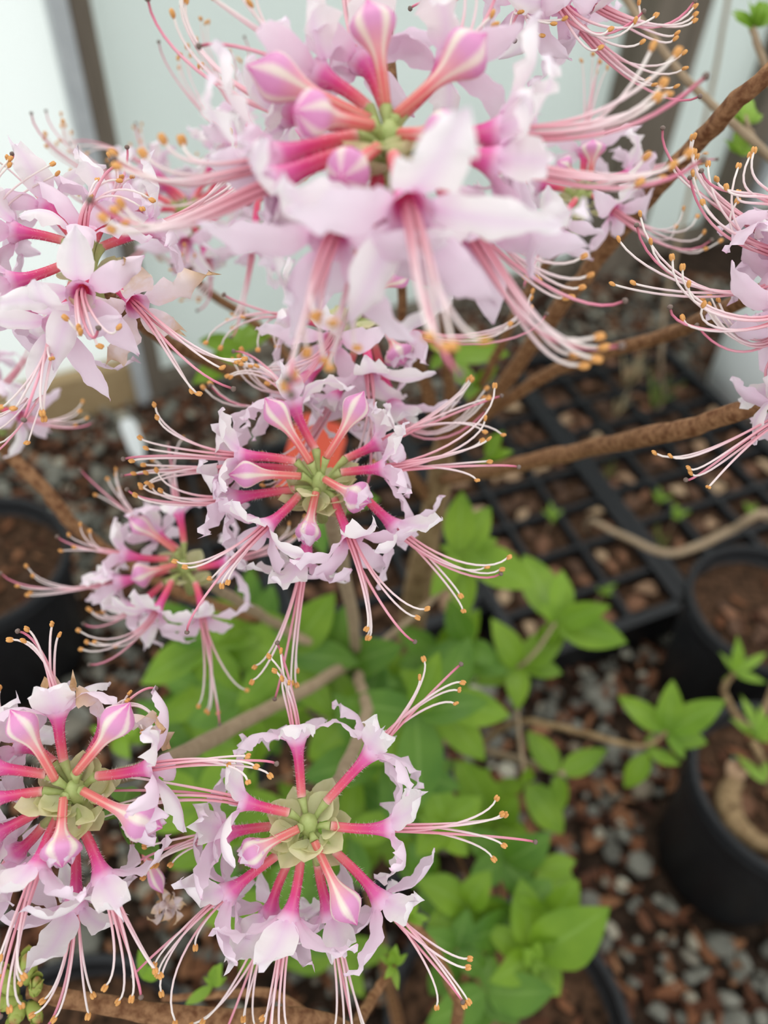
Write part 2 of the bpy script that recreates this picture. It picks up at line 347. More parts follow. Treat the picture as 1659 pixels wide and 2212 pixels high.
tray('propagation_tray', 0.006, tw, 0.0, TL, 3, 7, 'black square-celled propagation tray full of brown leaf litter')
tray('propagation_tray', -0.42, -0.006, 0.01, TL + 0.1, 4, 8, 'black square-celled propagation tray with weeds and dry grass')
tray('propagation_tray', tw + 0.012, 2 * tw, 0.12, TL, 3, 6, 'black square-celled propagation tray behind the azalea trunk')
qL = G(275, 985, tz); uL = (qL - c0).dot(tu); vL = (qL - c0).dot(tv)
tray('propagation_tray', max(uL - 0.34, 2 * tw + .012), uL, vL - 0.42, vL + 0.02, 3, 4, 'black square-celled propagation tray with a white plant label')

# ------------------------------------------------------------------ gravel and bark
def stone_mesh(nm, flat, seed, m):
    bm = bmesh.new(); bmesh.ops.create_icosphere(bm, subdivisions=1, radius=1.0)
    rr = random.Random(seed)
    for v in bm.verts: v.co = V((v.co.x * rr.uniform(.7, 1.15), v.co.y * rr.uniform(.6, 1.0), v.co.z * flat * rr.uniform(.7, 1.1)))
    me = bpy.data.meshes.new(nm); bm.to_mesh(me); bm.free(); me.materials.append(m); return me
def chip_mesh(nm, seed):
    rr = random.Random(seed); mb = MB(); n = 7
    ang = sorted(rr.uniform(0, 6.28) for _ in range(n)); top = []; bot = []
    for a in ang:
        x = math.cos(a) * rr.uniform(.75, 1.1); y = math.sin(a) * rr.uniform(.28, .5); z = rr.uniform(-.08, .08) + .18 * x * x
        top.append((x, y, z + .08)); bot.append((x * .95, y * .9, z - .06))
    mb.add(top + bot, [tuple(range(n)), tuple(reversed(range(n, 2 * n)))] + [(i, n + i, n + (i + 1) % n, (i + 1) % n) for i in range(n)])
    return mb.mesh(nm, [M['chip']], smooth=False)
sm = [stone_mesh('stone', 0.7, k, M['stone']) for k in range(8)]
cm = [chip_mesh('bark_chip', k) for k in range(8)]
STANDS = [(soil6.x + .02, soil6.y, .019), (soil6.x, soil6.y - .028, .018), (soil3.x, soil3.y, .016), (soil1.x + .03, soil1.y - .02, .008)]
STANDS += [(w.x, w.y, .017) for a, b in zip([(1590, 1690), (1572, 1720), (1578, 1760), (1610, 1800)], [(1572, 1720), (1578, 1760), (1610, 1800), (1680, 1840)]) for w in (G(*a, soil2.z), G((a[0] + b[0]) / 2, (a[1] + b[1]) / 2, soil2.z), G(*b, soil2.z))]
STANDS += [(w.x, w.y, .018) for w in (G(1690, 1780, soil2.z),)]
for so_, q, R in SOILS:                                                # bark pieces lying on the potting soil
    for k in range(34):
        an = U(0, 6.283); rr = math.sqrt(rng.random()) * (R - .03); L = U(.007, .016); cx_, cy_ = q.x + rr * math.cos(an), q.y + rr * math.sin(an)
        for it in range(4):
            for x, y, r in STANDS:
                w = V((cx_ - x, cy_ - y, 0)); need = r + L * 1.25
                if w.length < need: w = (w.normalized() if w.length > 1e-5 else V((1, 0, 0))) * need; cx_, cy_ = x + w.x, y + w.y
        o = bpy.data.objects.new('bark_chip', cm[rng.randrange(8)]); C.objects.link(o)
        mw = Matrix.Translation((cx_, cy_, q.z + .005)) @ Matrix.Rotation(U(0, 6.28), 4, 'Z') @ Matrix.Rotation(U(-.4, .4), 4, 'X') @ Matrix.Diagonal((L, L, L, 1))
        o.parent = so_; pt = so_.parent; o.matrix_world = mw; o.matrix_parent_inverse = Matrix.Identity(4); o.matrix_basis = mw
def blocked(x, y):
    for q in SOLID:
        if q[0] == 't':
            u, v = uv((x, y))
            if q[1] - .005 < u < q[2] + .005 and q[3] - .005 < v < q[4] + .005: return True
        elif (x - q[0]) ** 2 + (y - q[1]) ** 2 < (q[2] + 0.004) ** 2: return True
    return False
items = []
for k in range(17000):
    x = U(-1.1, 1.0); y = U(0.05, 2.2)
    px, py, d = proj((x, y, 0.0))
    if not (-60 < px < W_ + 60 and 500 < py < H_ + 120): continue
    if blocked(x, y) or (V((x, y, 0)) - w0).dot(wn) < 0.04: continue
    chip = rng.random() < (0.5 if noise.noise(V((x * 5, y * 5, 7))) < 0.05 else 0.62)
    r = U(0.006, 0.012) if not chip else U(0.010, 0.024)
    if rng.random() < 0.20 and not chip: r *= U(1.6, 2.3)
    inside = 0 < px < W_ and 0 < py < H_
    items.append(((r / d) if inside else 0, chip, x, y, r))
items.sort(reverse=True)
nst = nch = 0; stuff = {True: MB(), False: MB()}
for sz, chip, x, y, r in items:
    me = (cm if chip else sm)[rng.randrange(8)]
    rot = Matrix.Rotation(U(0, 6.28), 4, 'Z') @ Matrix.Rotation(U(-.45, .45), 4, 'X') @ Matrix.Rotation(U(-.3, .3), 4, 'Y')
    z = (U(0.001, 0.009) if chip else r * 0.3 + U(0, .004))
    mtx = Matrix.Translation((x, y, z)) @ rot @ Matrix.Diagonal((r * U(.8, 1.25), r * U(.8, 1.2), r, 1))
    cnt = nch if chip else nst
    if sz > 0 and cnt < 290:
        o = bpy.data.objects.new('bark_chip' if chip else 'stone', me); C.objects.link(o); o.matrix_world = mtx; o.parent = floor
        if chip: nch += 1
        else: nst += 1
    else:
        s = rng.random()
        stuff[chip].add([mtx @ v.co for v in me.vertices], [tuple(p.vertices) for p in me.polygons], 0, [s] * len(me.vertices))
for chip, nm in ((False, 'gravel'), (True, 'mulch')):
    o = stuff[chip].obj(nm, M['chip_stuff' if chip else 'stone_stuff'], floor, smooth=False); o['kind'] = 'stuff'

# ------------------------------------------------------------------ leaves
def blade(mb, base, tip, nrm, wr=0.36, fold=0.18, sag=0.06, nS=9, nV=5, slot=0, wave=0.02, twist=0.0, shape=1.0):
    ax = tip - base; L = ax.length
    if L < 1e-5: return
    d = ax / L; n = (nrm - d * nrm.dot(d))
    if n.length < 1e-4: n = perp(d)[0]
    n.normalize(); side = d.cross(n)
    vs = []; a = []; b = []; ph = U(0, 6)
    for i in range(nS):
        s = i / (nS - 1)
        w = L * wr * 0.5 * max(0.03, (math.sin(math.pi * s ** (0.80 * shape))) ** 0.85) * (1 if 0 < i < nS - 1 else 0.6)
        if i == nS - 1: w = L * 0.004
        tw = twist * s; sd = side * math.cos(tw) + n * math.sin(tw); nn = n * math.cos(tw) - side * math.sin(tw)
        c = base + d * (L * s) + n * (sag * L * math.sin(math.pi * s))
        for j in range(nV):
            v = -1 + 2 * j / (nV - 1)
            vs.append(c + sd * (w * v) + nn * (fold * w * abs(v) + wave * L * math.sin(8 * s + ph + v * 2) * abs(v)))
            a.append(s); b.append(abs(v))
    fs = [(i * nV + j, i * nV + j + 1, (i + 1) * nV + j + 1, (i + 1) * nV + j) for i in range(nS - 1) for j in range(nV - 1)]
    mb.add(vs, fs, slot, a, b)
def leaf(parent, base, tip, m='leaf', wr=None, nrm=None, name='leaf', **k):
    mb = MB()
    if nrm is None: nrm = (CAMBACK * 0.8 + Z * 0.5 + V((U(-.38, .38), U(-.38, .38), U(-.2, .2)))).normalized()
    blade(mb, base, tip, nrm, wr or U(0.42, 0.54), fold=U(.08, .25), sag=U(0.02, .10), **k)
    return mb.obj(name, M[m], parent)
def whorl(parent, cx, cy, d, tips, m='leaf', wr=None, dd=0.02):
    b = P(cx, cy, d)
    for t in tips: leaf(parent, b, P(t[0], t[1], d + (t[2] if len(t) > 2 else U(-dd, dd))), m, t[3] if len(t) > 3 else wr)

# ------------------------------------------------------------------ flowers
rng.seed(23)
def petal_mb(mb, c, d, r, L, W, th0, th1, wave, fold, phase, bend=0.0, slot=0, nS=12, nV=7):
    side = d.cross(r).normalized(); p = c.copy(); vs = []; a = []; b = []
    for i in range(nS):
        s = i / (nS - 1); th = th0 + (th1 - th0) * s ** 1.15
        t = d * math.cos(th) + r * math.sin(th); n = d * math.sin(th) - r * math.cos(th)
        if i: p = p + t * (L / (nS - 1)) + side * (bend * L / (nS - 1) * s)
        w = W * (0.34 * (1 - s) ** 1.4 + 0.96 * max(0.0, math.sin(math.pi * min(1, s ** 0.92))) ** 0.72)
        if i == nS - 1: w = W * 0.10
        w *= 0.5
        for j in range(nV):
            v = -1 + 2 * j / (nV - 1)
            curl = fold * (0.35 + s) * abs(v) ** 1.8
            ph = phase + (1.7 if v > 0 else 0)
            off = n * (-curl * w + wave * W * s ** 0.7 * (math.sin(14 * s + ph) + 0.55 * math.sin(27 * s + 2 * ph)) * v * v - 0.07 * W * (1 - abs(v)) ** 3)
            vs.append(p + side * (w * v * (1 - 0.25 * min(1, abs(curl)) * abs(v))) + off); a.append(s); b.append(1 - abs(v))
    fs = [(i * nV + j, i * nV + j + 1, (i + 1) * nV + j + 1, (i + 1) * nV + j) for i in range(nS - 1) for j in range(nV - 1)]
    mb.add(vs, fs, slot, a, [1 - x for x in b])
def anther(mb, p, d, size, slot=1):
    x, y = perp(d); s = size
    for sg in (-1, 1):
        pts = [p + x * (sg * 0.22 * s) + d * (s * q) for q in (-0.25, 0.0, 0.4, 0.8, 1.0)]
        tube(mb, pts, [0.12 * s, 0.30 * s, 0.36 * s, 0.30 * s, 0.12 * s], 5, slot)
def stamen_curve(T, d, inner, tip, via, n):
    ch = tip - T; dist = ch.length
    p1 = T + d * (dist * 0.38)
    if via is not None: p2 = via
    else: p2 = (T + d * (dist * 0.85)).lerp(tip, 0.45)
    return [inner] + bez(T, p1, p2, tip, n)
def flower(par, base, T, up, tips=(), pist=None, size=1.0, detail=2, roll=0.0, rec=1.0, wilt=False, via=None, tdz=0.0, pale=0.5, nst=5, bendv=None, spread=None, closed=False):
    """detail 2: petals and stamens are sub-parts; 1: corolla and stamen bundle are one mesh each."""
    dv = T - base; d = dv.normalized(); L = dv.length
    u = up - d * up.dot(d); u.normalize(); q = d.cross(u)
    if roll:
        u, q = u * math.cos(roll) + q * math.sin(roll), q * math.cos(roll) - u * math.sin(roll)
    mb = MB(); sag = u * (L * U(-.04, .04)) + q * (L * U(-.03, .03))
    nT = 12
    pts = [base + dv * (i / nT) + sag * math.sin(math.pi * i / nT) for i in range(nT + 1)]
    r0 = 0.00105 * size; rT = 0.0029 * size
    def rf(t): return r0 * (1 + 0.25 * t) + (rT - r0) * max(0, (t - 0.52) / 0.48) ** 2.6
    tube(mb, pts, rf, 10, 0, 0, 1, cap=False, vfun=lambda a: 0.5 + 0.5 * math.cos(2.5 * a) ** 2 if False else abs(math.sin(2.5 * a)) * 0.6)
    if detail >= 2:
        for k in range(90):                                            # fine hairs on the tube
            t = rng.random() ** 0.8 * 0.8; i = int(t * nT); c = pts[i].lerp(pts[i + 1], t * nT - i)
            an = U(0, 6.283); rd = u * math.cos(an) + q * math.sin(an); b0 = c + rd * rf(t) * 0.95
            e = b0 + (rd + d * U(0.1, 0.6)) * U(.0005, .0010); sdw = d * 0.00004
            mb.add([b0 - sdw, b0 + sdw, e], [(0, 1, 2)], 1, [t] * 3)
    corolla_slots = [M['tube'], M['hair'], M['petal'], M['petal_white'], M['petal_wilt']]
    fl = None
    if detail >= 2: fl = mb.obj('flower', [M['tube'], M['hair']], par, origin=None)
    # lobes
    for k in range(5):
        an = math.radians(90 + 72 * k) + U(-.13, .13)
        rd = u * math.sin(an) + q * math.cos(an)
        top = k == 0
        Lp = size * U(0.0145, 0.0178) * (1.0 if not top else 0.88); Wp = size * U(0.0052, 0.0068) * (1.35 if top else 1.0)
        c = T - d * (0.0006 * size) + rd * (rT * 0.86)
        th0 = math.radians(38 if not top else 30); th1 = math.radians(U(105, 175) * rec if not top else U(95, 165) * rec)
        if closed: th0, th1 = math.radians(18), math.radians(-14); Lp *= .75
        pm = mb if detail < 2 else MB()
        slot = (4 if wilt else (3 if top or rng.random() < pale * 0.35 else 2)) if detail < 2 else 0
        petal_mb(pm, c, d, rd, Lp, Wp, th0, th1, U(.10, .26) * (1.5 if wilt else 1), U(.15, .9), U(0, 6), U(-.45, .45), slot, *((17, 7) if detail >= 2 else (11, 5)))
        if detail >= 2:
            m = 'petal_wilt' if wilt else ('petal_white' if top or rng.random() < pale * 0.35 else 'petal')
            pm.obj('petal', M[m], fl)
    if detail < 2: fl = mb.obj('flower', corolla_slots, par)
    # stamens and style
    tl = list(tips)
    while len(tl) < nst:
        if len(tips):
            b = tips[rng.randrange(len(tips))]; tl.append(b + (q * U(-1, 1) + u * U(-1, .6) + d * U(-1.0, .3)) * 0.0035 * size)
        else:
            tl.append(T + d * (0.026 * size * U(.85, 1.1)) + u * (0.012 * size * U(.3, 1.3)) + q * (U(-.005, .005) * size))
    if pist is None and len(tips) == 0: pist = T + d * 0.034 * size + u * 0.013 * size + q * U(-.004, .004)
    elif pist is None: pist = sum(tl, V()) / len(tl) + d * (0.006 * size)
    bundle = MB()
    for k, tp in enumerate(tl + [pist]):
        isp = k == len(tl); sm_ = bundle if detail < 2 else MB()
        an = 6.283 * k / (len(tl) + 1); off = (u * math.sin(an) + q * math.cos(an)) * 0.0009 * size
        inner = base.lerp(T, 0.72) + off * 0.4
        v = None
        if via is not None: v = via.lerp(tp, 0.35) + off * 2
        cv = stamen_curve(T + off, d, inner, tp, v, 12 if detail >= 2 else 9)
        ra = 0.00030 * size * (1.15 if isp else 1)
        tube(sm_, cv, lambda t: ra * (1.15 - 0.35 * t), 6 if detail >= 2 else 4, 2 if (isp and detail < 2) else 0)
        dd = (cv[-1] - cv[-2]).normalized()
        if isp:
            x, y = perp(dd); e = cv[-1]
            tube(sm_, [e - dd * .0003 * size, e, e + dd * .0004 * size, e + dd * .0007 * size], [.0003 * size, .00062 * size, .00062 * size, .0003 * size], 7, 3 if detail < 2 else 1)
        else:
            ad = (dd + (u * U(-.2, .9) + q * U(-.6, .6))).normalized()
            anther(sm_, cv[-1], ad, 0.00125 * size)
        if detail >= 2: sm_.obj('pistil' if isp else 'stamen', [M['style'], M['stigma']] if isp else [M['filament'], M['anther']], fl)
    if detail < 2:
        bundle.obj('stamens', [M['filament'], M['anther'], M['style'], M['stigma']], fl)
    return fl
def bud(par, base, tip, size=1.0, fat=1.0, openb=0.0):
    dv = tip - base; L = dv.length; d = dv.normalized(); x, y = perp(d); mb = MB(); n = 20
    pts = [base + dv * (i / n) + x * (0.02 * L * math.sin(math.pi * i / n)) for i in range(n + 1)]
    def rf(t):
        b = 0.00095 * size * (1 + .3 * t)
        r = b + 0.0023 * size * fat * math.exp(-((t - 0.77) / (0.19 if t < .77 else .22)) ** 2)
        if t > 0.80: r *= max(0.05, 1 - ((t - 0.80) / 0.20) ** 1.6)
        return r
    tube(mb, pts, rf, 15, 0, 0, 1, vfun=lambda a: abs(math.cos(2.5 * a)))
    for k in range(50):
        t = rng.random() * 0.9; i = int(t * n); c = pts[i].lerp(pts[min(i + 1, n)], t * n - i); an = U(0, 6.28)
        rd = x * math.cos(an) + y * math.sin(an); b0 = c + rd * rf(t) * .95
        mb.add([b0 - d * .00004, b0 + d * .00004, b0 + (rd + d * .3) * .0007], [(0, 1, 2)], 1, [t] * 3)
    if openb:                                    # crumpled lobes of an opening bud
        for k in range(5):
            an = 6.283 * k / 5 + U(-.2, .2); rd = x * math.cos(an) + y * math.sin(an)
            petal_mb(mb, pts[int(n * .60)] + rd * rf(.60) * .9, d, rd, L * U(.34, .44), .0062 * size * fat ** .5, math.radians(26), math.radians(U(-45, -15)), .10, -.5, U(0, 6), U(-.2, .2), 2, 11, 7)
    return mb.obj('flower_bud', [M['bud'], M['hair'], M['petal']], par)
def bract_mb(base, d, n, L, W):
    mb = MB(); blade(mb, base, base + d * L, n, W / L, fold=0.5, sag=-0.18, nS=7, nV=5, wave=0.02, shape=1.25); return mb
def stalk(par, Cn, bases, axis, size=1.0, nb=12):
    """receptacle with its pedicels; the pale papery bracts are its sub-parts."""
    mb = MB(); d = axis
    tube(mb, [Cn - d * .014 * size, Cn - d * .007 * size, Cn, Cn + d * .002 * size], [.0015 * size, .0021 * size, .0022 * size, .0006 * size], 8)
    for b in bases:
        s0 = Cn - d * (.004 * size); m1 = s0.lerp(b, .55) + d * (.0012 * size)
        tube(mb, bez(s0, s0.lerp(b, .33) + d * .001 * size, m1, b, 5), [.0007 * size] * 4 + [.0009 * size, .0012 * size], 6)
    o = mb.obj('flower_stalk', M['stalk'], par)
    x, y = perp(d)
    for k in range(nb):
        an = 6.283 * k / nb * 2.4 + U(-.2, .2); el = U(-.45, .75)
        rd = (x * math.cos(an) + y * math.sin(an)); dr = (rd * math.cos(el) + d * math.sin(el)).normalized()
        lv = U(.0058, .0088) * size; b = Cn - d * (U(.002, .006) * size) + rd * (U(.001, .0042) * size)
        bract_mb(b, dr, (d + rd * .2).normalized(), lv, lv * U(.75, 1.0)).obj('bract', M['bract'], o)
    return o

shrub = thing('azalea_shrub', (soil6.x, soil6.y, soil6.z), 'tall azalea in full bloom with clusters of pale pink long-stamened flowers', 'shrub')

REG = {'A': (350, 0, 1.659), 'B': (0, 280, 2.37), 'Cc': (1100, 0, 2.766), 'D': (350, 560, 2.0737), 'E': (100, 850, 2.765), 'F': (0, 1330, 2.508), 'H': (330, 1420, 1.952), 'K': (800, 700, 1.931), 'X': (0, 0, 1.0)}
def truss(reg, cen, D, flowers, buds=(), axis=None, detail=2, fill=0, nb=12, fillsize=1.0, cdz=0.0, fillrange=(0, 6.283), filltilt=(-.25, .5)):
    ox, oy, sc = REG[reg]
    def q(x, y, dz=0.0): return P(ox + x / sc, oy + y / sc, D - dz * 0.01)
    axis = (axis or (CAMBACK * .65 + CAMUP * .75)).normalized()
    Cn = q(cen[0], cen[1], cdz); bases = []
    for f in flowers:
        k = dict(f[1]) if len(f) > 1 else {}
        bx, by, tx, ty = f[0][:4]; bz = k.pop('bz', 0.0); tz_ = k.pop('tz', 0.0)
        base = q(bx, by, bz); T = q(tx, ty, tz_); bases.append(base)
        tdz = k.pop('tdz', tz_ + 0.5 * (tz_ - bz) + 0.2)
        tips = [q(t[0], t[1], tdz + (t[2] if len(t) > 2 else U(-.3, .3))) for t in k.pop('tips', ())]
        pi = k.pop('pist', None); pi = q(pi[0], pi[1], tdz) if pi else None
        v = k.pop('via', None); v = q(v[0], v[1], tdz * .6 + tz_ * .4) if v else None
        flower(shrub, base, T, k.pop('up', axis), tips, pi, detail=k.pop('detail', detail), via=v, **k)
    for b in buds:
        k = dict(b[1]) if len(b) > 1 else {}
        bz = k.pop('bz', 0.2); tz_ = k.pop('tz', 0.5)
        base = q(b[0][0], b[0][1], bz); bases.append(base); bud(shrub, base, q(b[0][2], b[0][3], tz_), **k)
    x, y = perp(axis)
    for i in range(fill):
        an = fillrange[0] + (fillrange[1] - fillrange[0]) * (i + U(-.2, .2)) / max(fill, 1); el = U(*filltilt)
        rd = x * math.cos(an) + y * math.sin(an); dr = (rd * math.cos(el) + axis * math.sin(el)).normalized()
        b = Cn + dr * .006; bases.append(b)
        flower(shrub, b, b + dr * (U(.017, .021) * fillsize), axis, size=fillsize, detail=min(detail, 1))
    stalk(shrub, Cn, bases, axis, nb=nb)
    return Cn

# bottom centre cluster
truss('H', (655, 690), 0.175, [
    ((628, 590, 605, 330), dict(tips=[(495, 0), (520, 60), (540, -20)], bz=-.2, tz=-.5, via=(575, 140))),
    ((730, 610, 935, 385), dict(tips=[(1145, 15), (1125, 90), (1300, 105), (1290, 140), (1275, 195)], bz=-.2, tz=-.4)),
    ((750, 710, 1015, 718), dict(tips=[(1447, 600), (1467, 665), (1483, 668), (1475, 790), (1432, 845)], pist=(1610, 778), tz=-.1)),
    ((765, 815, 970, 1035), dict(tips=[(1322, 1308), (1197, 1470), (1310, 1460), (1327, 1445)], pist=(1305, 1450))),
    ((695, 870, 748, 1085), dict(tips=[(760, 1580), (800, 1600), (840, 1570), (885, 1560)], bz=-.2, tz=-.4, wilt=False)),
    ((625, 840, 572, 1110), dict(tips=[(470, 1570), (505, 1610), (545, 1600), (575, 1570)], tz=.35, rec=.95)),
    ((570, 870, 495, 1085), dict(tips=[(215, 1530), (390, 1560), (430, 1550), (170, 1546)], bz=-.3, tz=-.6)),
    ((530, 830, 310, 1000), dict(tips=[(10, 1290), (35, 1410), (25, 1330), (180, 1215), (95, 1535)], pist=(-80, 1340), bz=-.1, tz=-.1)),
    ((510, 712, 295, 745), dict(tips=[(-30, 800), (-35, 925), (20, 870)], bz=-.3, tz=-.5)),
    ((575, 655, 365, 605), dict(tips=[(-150, 500), (-130, 498), (-175, 630), (-225, 680)], via=(-20, 560), tz=.1)),
], [((615, 722, 360, 862), dict(tz=.6, fat=1.05, openb=.7)), ((682, 775, 862, 1130), dict(tz=.7, fat=1.15))], nb=22)

# bottom left cluster
truss('F', (400, 930), 0.165, [
    ((345, 790, 312, 510), dict(tips=[(65, 130), (135, 138), (153, 78), (285, 50), (318, 108)], pist=(100, 85), bz=-.2, tz=-.4)),
    ((300, 800, 120, 690), dict(bz=-.4, tz=-.8, tips=[(-120, 420), (0, 400), (-60, 500)])),
    ((255, 860, -60, 820), dict(tips=[(-400, 700), (-420, 800)])),
    ((235, 950, -70, 1000), dict(tips=[(-480, 980), (-450, 1050)], tz=.2)),
    ((225, 1050, -40, 1190), dict(tips=[(-380, 1500), (-330, 1600)], bz=-.1)),
    ((240, 1130, 80, 1290), dict(tips=[(-120, 1700), (-60, 1780)], bz=-.4, tz=-.8)),
    ((315, 1085, 200, 1375), dict(tips=[(0, 1840), (5, 1940), (123, 1945), (112, 1980), (50, 2120), (115, 2105)], tz=.45, pale=1.0)),
    ((435, 1130, 560, 1425), dict(tips=[(575, 2005), (645, 2085), (715, 2063), (865, 1943), (840, 1915)], pist=(763, 2062), tz=.1, pale=1.0)),
    ((400, 1180, 405, 1580), dict(tips=[(240, 2080), (185, 2158), (300, 2178), (480, 2158), (500, 2048)], pist=(250, 2230), bz=-.4, tz=-.6)),
    ((520, 870, 840, 815), dict(tips=[(1457, 860), (1380, 815), (1230, 800)], bz=-.1, tz=-.2)),
    ((430, 830, 590, 560), dict(bz=-.4, tz=-.9, wilt=True, tips=[(700, 420), (840, 560)])),
], [((300, 890, 55, 508), dict(tz=.5)), ((412, 850, 705, 470), dict(tz=.5, fat=1.1)), ((345, 985, 335, 1365), dict(tz=.9, fat=1.35, openb=.6)), ((447, 948, 880, 1150), dict(tz=.4, fat=1.5, openb=.8))], nb=22)

# middle cluster
truss('D', (705, 985), 0.188, [
    ((690, 855, 585, 640), dict(bz=-.4, tz=-.8, tips=[(300, 520), (360, 470), (430, 480)])),
    ((820, 895, 980, 820), dict(bz=-.5, tz=-.8, tips=[(1385, 545), (1455, 625), (1440, 770), (1523, 785)])),
    ((800, 955, 1005, 935), dict(tips=[(1447, 720), (1427, 815), (1460, 808), (1490, 575), (1408, 988), (1460, 905)], pist=(1595, 930), rec=.8)),
    ((600, 905, 335, 885), dict(tips=[(-31, 657), (-18, 713), (-92, 805), (-65, 848), (-128, 902)], pist=(-170, 895), tz=.1, bz=.1)),
    ((610, 945, 330, 940), dict(tips=[(-120, 960), (-60, 1000)], bz=-.2, tz=-.5)),
    ((600, 1030, 300, 1075), dict(tips=[(-90, 1015), (-20, 950), (0, 1040)], bz=-.2, tz=-.3)),
    ((615, 1055, 455, 1205), dict(tips=[(65, 1355), (112, 1380), (222, 1430), (268, 1455), (298, 1440)], pist=(112, 1668), tz=.55, rec=.8)),
    ((690, 1050, 635, 1370), dict(tips=[(419, 1822), (406, 1887), (580, 1890), (600, 1900)], bz=-.2, tz=-.3)),
    ((770, 1070, 850, 1265), dict(tips=[(920, 1650), (933, 1688), (1137, 1602), (1180, 1568)], pist=(1130, 1712), tz=.6, rec=.8)),
    ((880, 1040, 1055, 1210), dict(tips=[(1450, 1378), (1515, 1390), (1548, 1338), (1333, 1502), (1347, 1572)], pist=(1515, 1410), tz=.1, rec=.8)),
], [((665, 912, 460, 620), dict(tz=.3)), ((735, 890, 905, 590), dict(tz=.3)), ((622, 972, 298, 965), dict(tz=.6)), ((728, 985, 930, 1090), dict(tz=.8, fat=1.3, openb=.7)), ((690, 1045, 648, 1285), dict(tz=.7, fat=.9, openb=.5))], nb=22)

# the nearest, topmost cluster
truss('A', (815, 475), 0.125, [
    ((745, 390, 555, 265), dict(bz=-.5, tz=-.8, tips=[(110, -60), (180, -10), (270, -40), (320, 20)], pist=(135, 165))),
    ((700, 490, 395, 575), dict(tips=[(-60, 560), (10, 510), (75, 515), (-150, 600), (-165, 560)], pist=(-170, 575), via=(120, 740), bz=.1, tz=.2, size=1.14, rec=.78)),
    ((700, 540, 385, 665), dict(tips=[(-160, 760), (-120, 800), (-170, 830), (-200, 790), (-140, 740)], pist=(-255, 720), via=(40, 950), bz=.3, tz=.5, pale=1, size=1.14, rec=.78)),
    ((720, 610, 600, 880), dict(tips=[(560, 1130), (520, 1250), (470, 1330), (440, 1370)], bz=.3, tz=1.1, pale=1, size=1.14, rec=.78)),
    ((830, 560, 893, 770), dict(tips=[(1010, 1235), (960, 1200), (985, 1215), (1040, 1230)], via=(930, 1100), bz=.6, tz=1.9, pale=1, size=1.14, rec=.78)),
    ((960, 600, 1130, 865), dict(tips=[(1555, 1210), (1570, 1245), (1545, 1285), (1470, 1270), (1500, 1310)], pist=(1640, 1240), via=(1260, 1290), bz=.3, tz=.7, size=1.14, rec=.78)),
    ((920, 530, 1215, 590), dict(tips=[(1880, 560), (1790, 640), (1820, 600), (1700, 660)], pist=(1935, 575), via=(1600, 760), bz=.3, tz=.3, size=1.14, rec=.78)),
    ((920, 480, 1225, 480), dict(tips=[(1790, 310), (1810, 340), (1840, 200), (1770, 360)], via=(1560, 560), bz=0, tz=.1, size=1.14, rec=.78)),
    ((860, 415, 1030, 225), dict(bz=-.5, tz=-1.0, tips=[(1120, -60), (1180, 60), (1060, -120)])),
    ((800, 400, 720, 215), dict(bz=-.8, tz=-1.3)),
    ((790, 590, 740, 800), dict(bz=-.3, tz=.1, size=1.14, rec=.78)),
    ((940, 560, 1060, 720), dict(bz=-.5, tz=-.8)),
    ((720, 470, 440, 400), dict(bz=-.6, tz=-1.2)),
], [((803, 385, 735, -5), dict(tz=.2, fat=1.25, bz=-.2)), ((752, 450, 470, 395), dict(tz=1.4, bz=.4)), ((745, 430, 300, 235), dict(tz=.3, bz=0, fat=1.2)), ((838, 415, 1165, 120), dict(tz=.3, bz=0, fat=1.3)), ((855, 480, 1060, 480), dict(tz=1.3, bz=.4)), ((770, 530, 640, 640), dict(tz=1.5, bz=.6))],
    axis=CAMBACK * .45 + CAMUP * .9, nb=22)

# left cluster
truss('B', (450, 690), 0.175, [
    ((440, 745, 412, 845), dict(tips=[(405, 1025), (415, 1045), (500, 1105), (600, 1018)], pist=(503, 1020), via=(480, 1190), bz=.4, tz=1.7, pale=1, rec=.82)),
    ((370, 790, 288, 1010), dict(tips=[(265, 1175), (215, 1440), (80, 1425), (15, 1420), (225, 1470)], bz=0, tz=1.2, pale=1, rec=.85)),
    ((560, 770, 705, 905), dict(tips=[(1008, 1350), (980, 1330), (1130, 1220), (1210, 1190), (1240, 1175)], via=(900, 1180), tz=.6, wilt=True)),
    ((420, 630, 425, 500), dict(tips=[(500, 260), (600, 260), (465, 350), (725, 400), (770, 355)], bz=0, tz=.3, rec=.8)),
    ((330, 570, 60, 520), dict(tips=[(-120, 300), (45, 155), (260, 180)], bz=-.2, tz=-.2)),
    ((330, 690, 40, 780), dict(bz=.1, tz=.3, tips=[(-200, 800), (-150, 900)])),
    ((380, 560, 240, 380), dict(bz=-.4, tz=-.7, tips=[(180, 245), (45, 155), (260, 180)])),
    ((520, 600, 800, 500), dict(bz=-.4, tz=-.7)),
    ((480, 580, 560, 400), dict(bz=-.4, tz=-.7, tips=[(565, 140), (590, 190), (620, 250)])),
    ((400, 800, 120, 930), dict(bz=-.4, tz=-.6)),
    ((420, 850, 330, 1090), dict(bz=-.6, tz=-.6, detail=1)),
], [], nb=10, fill=0)

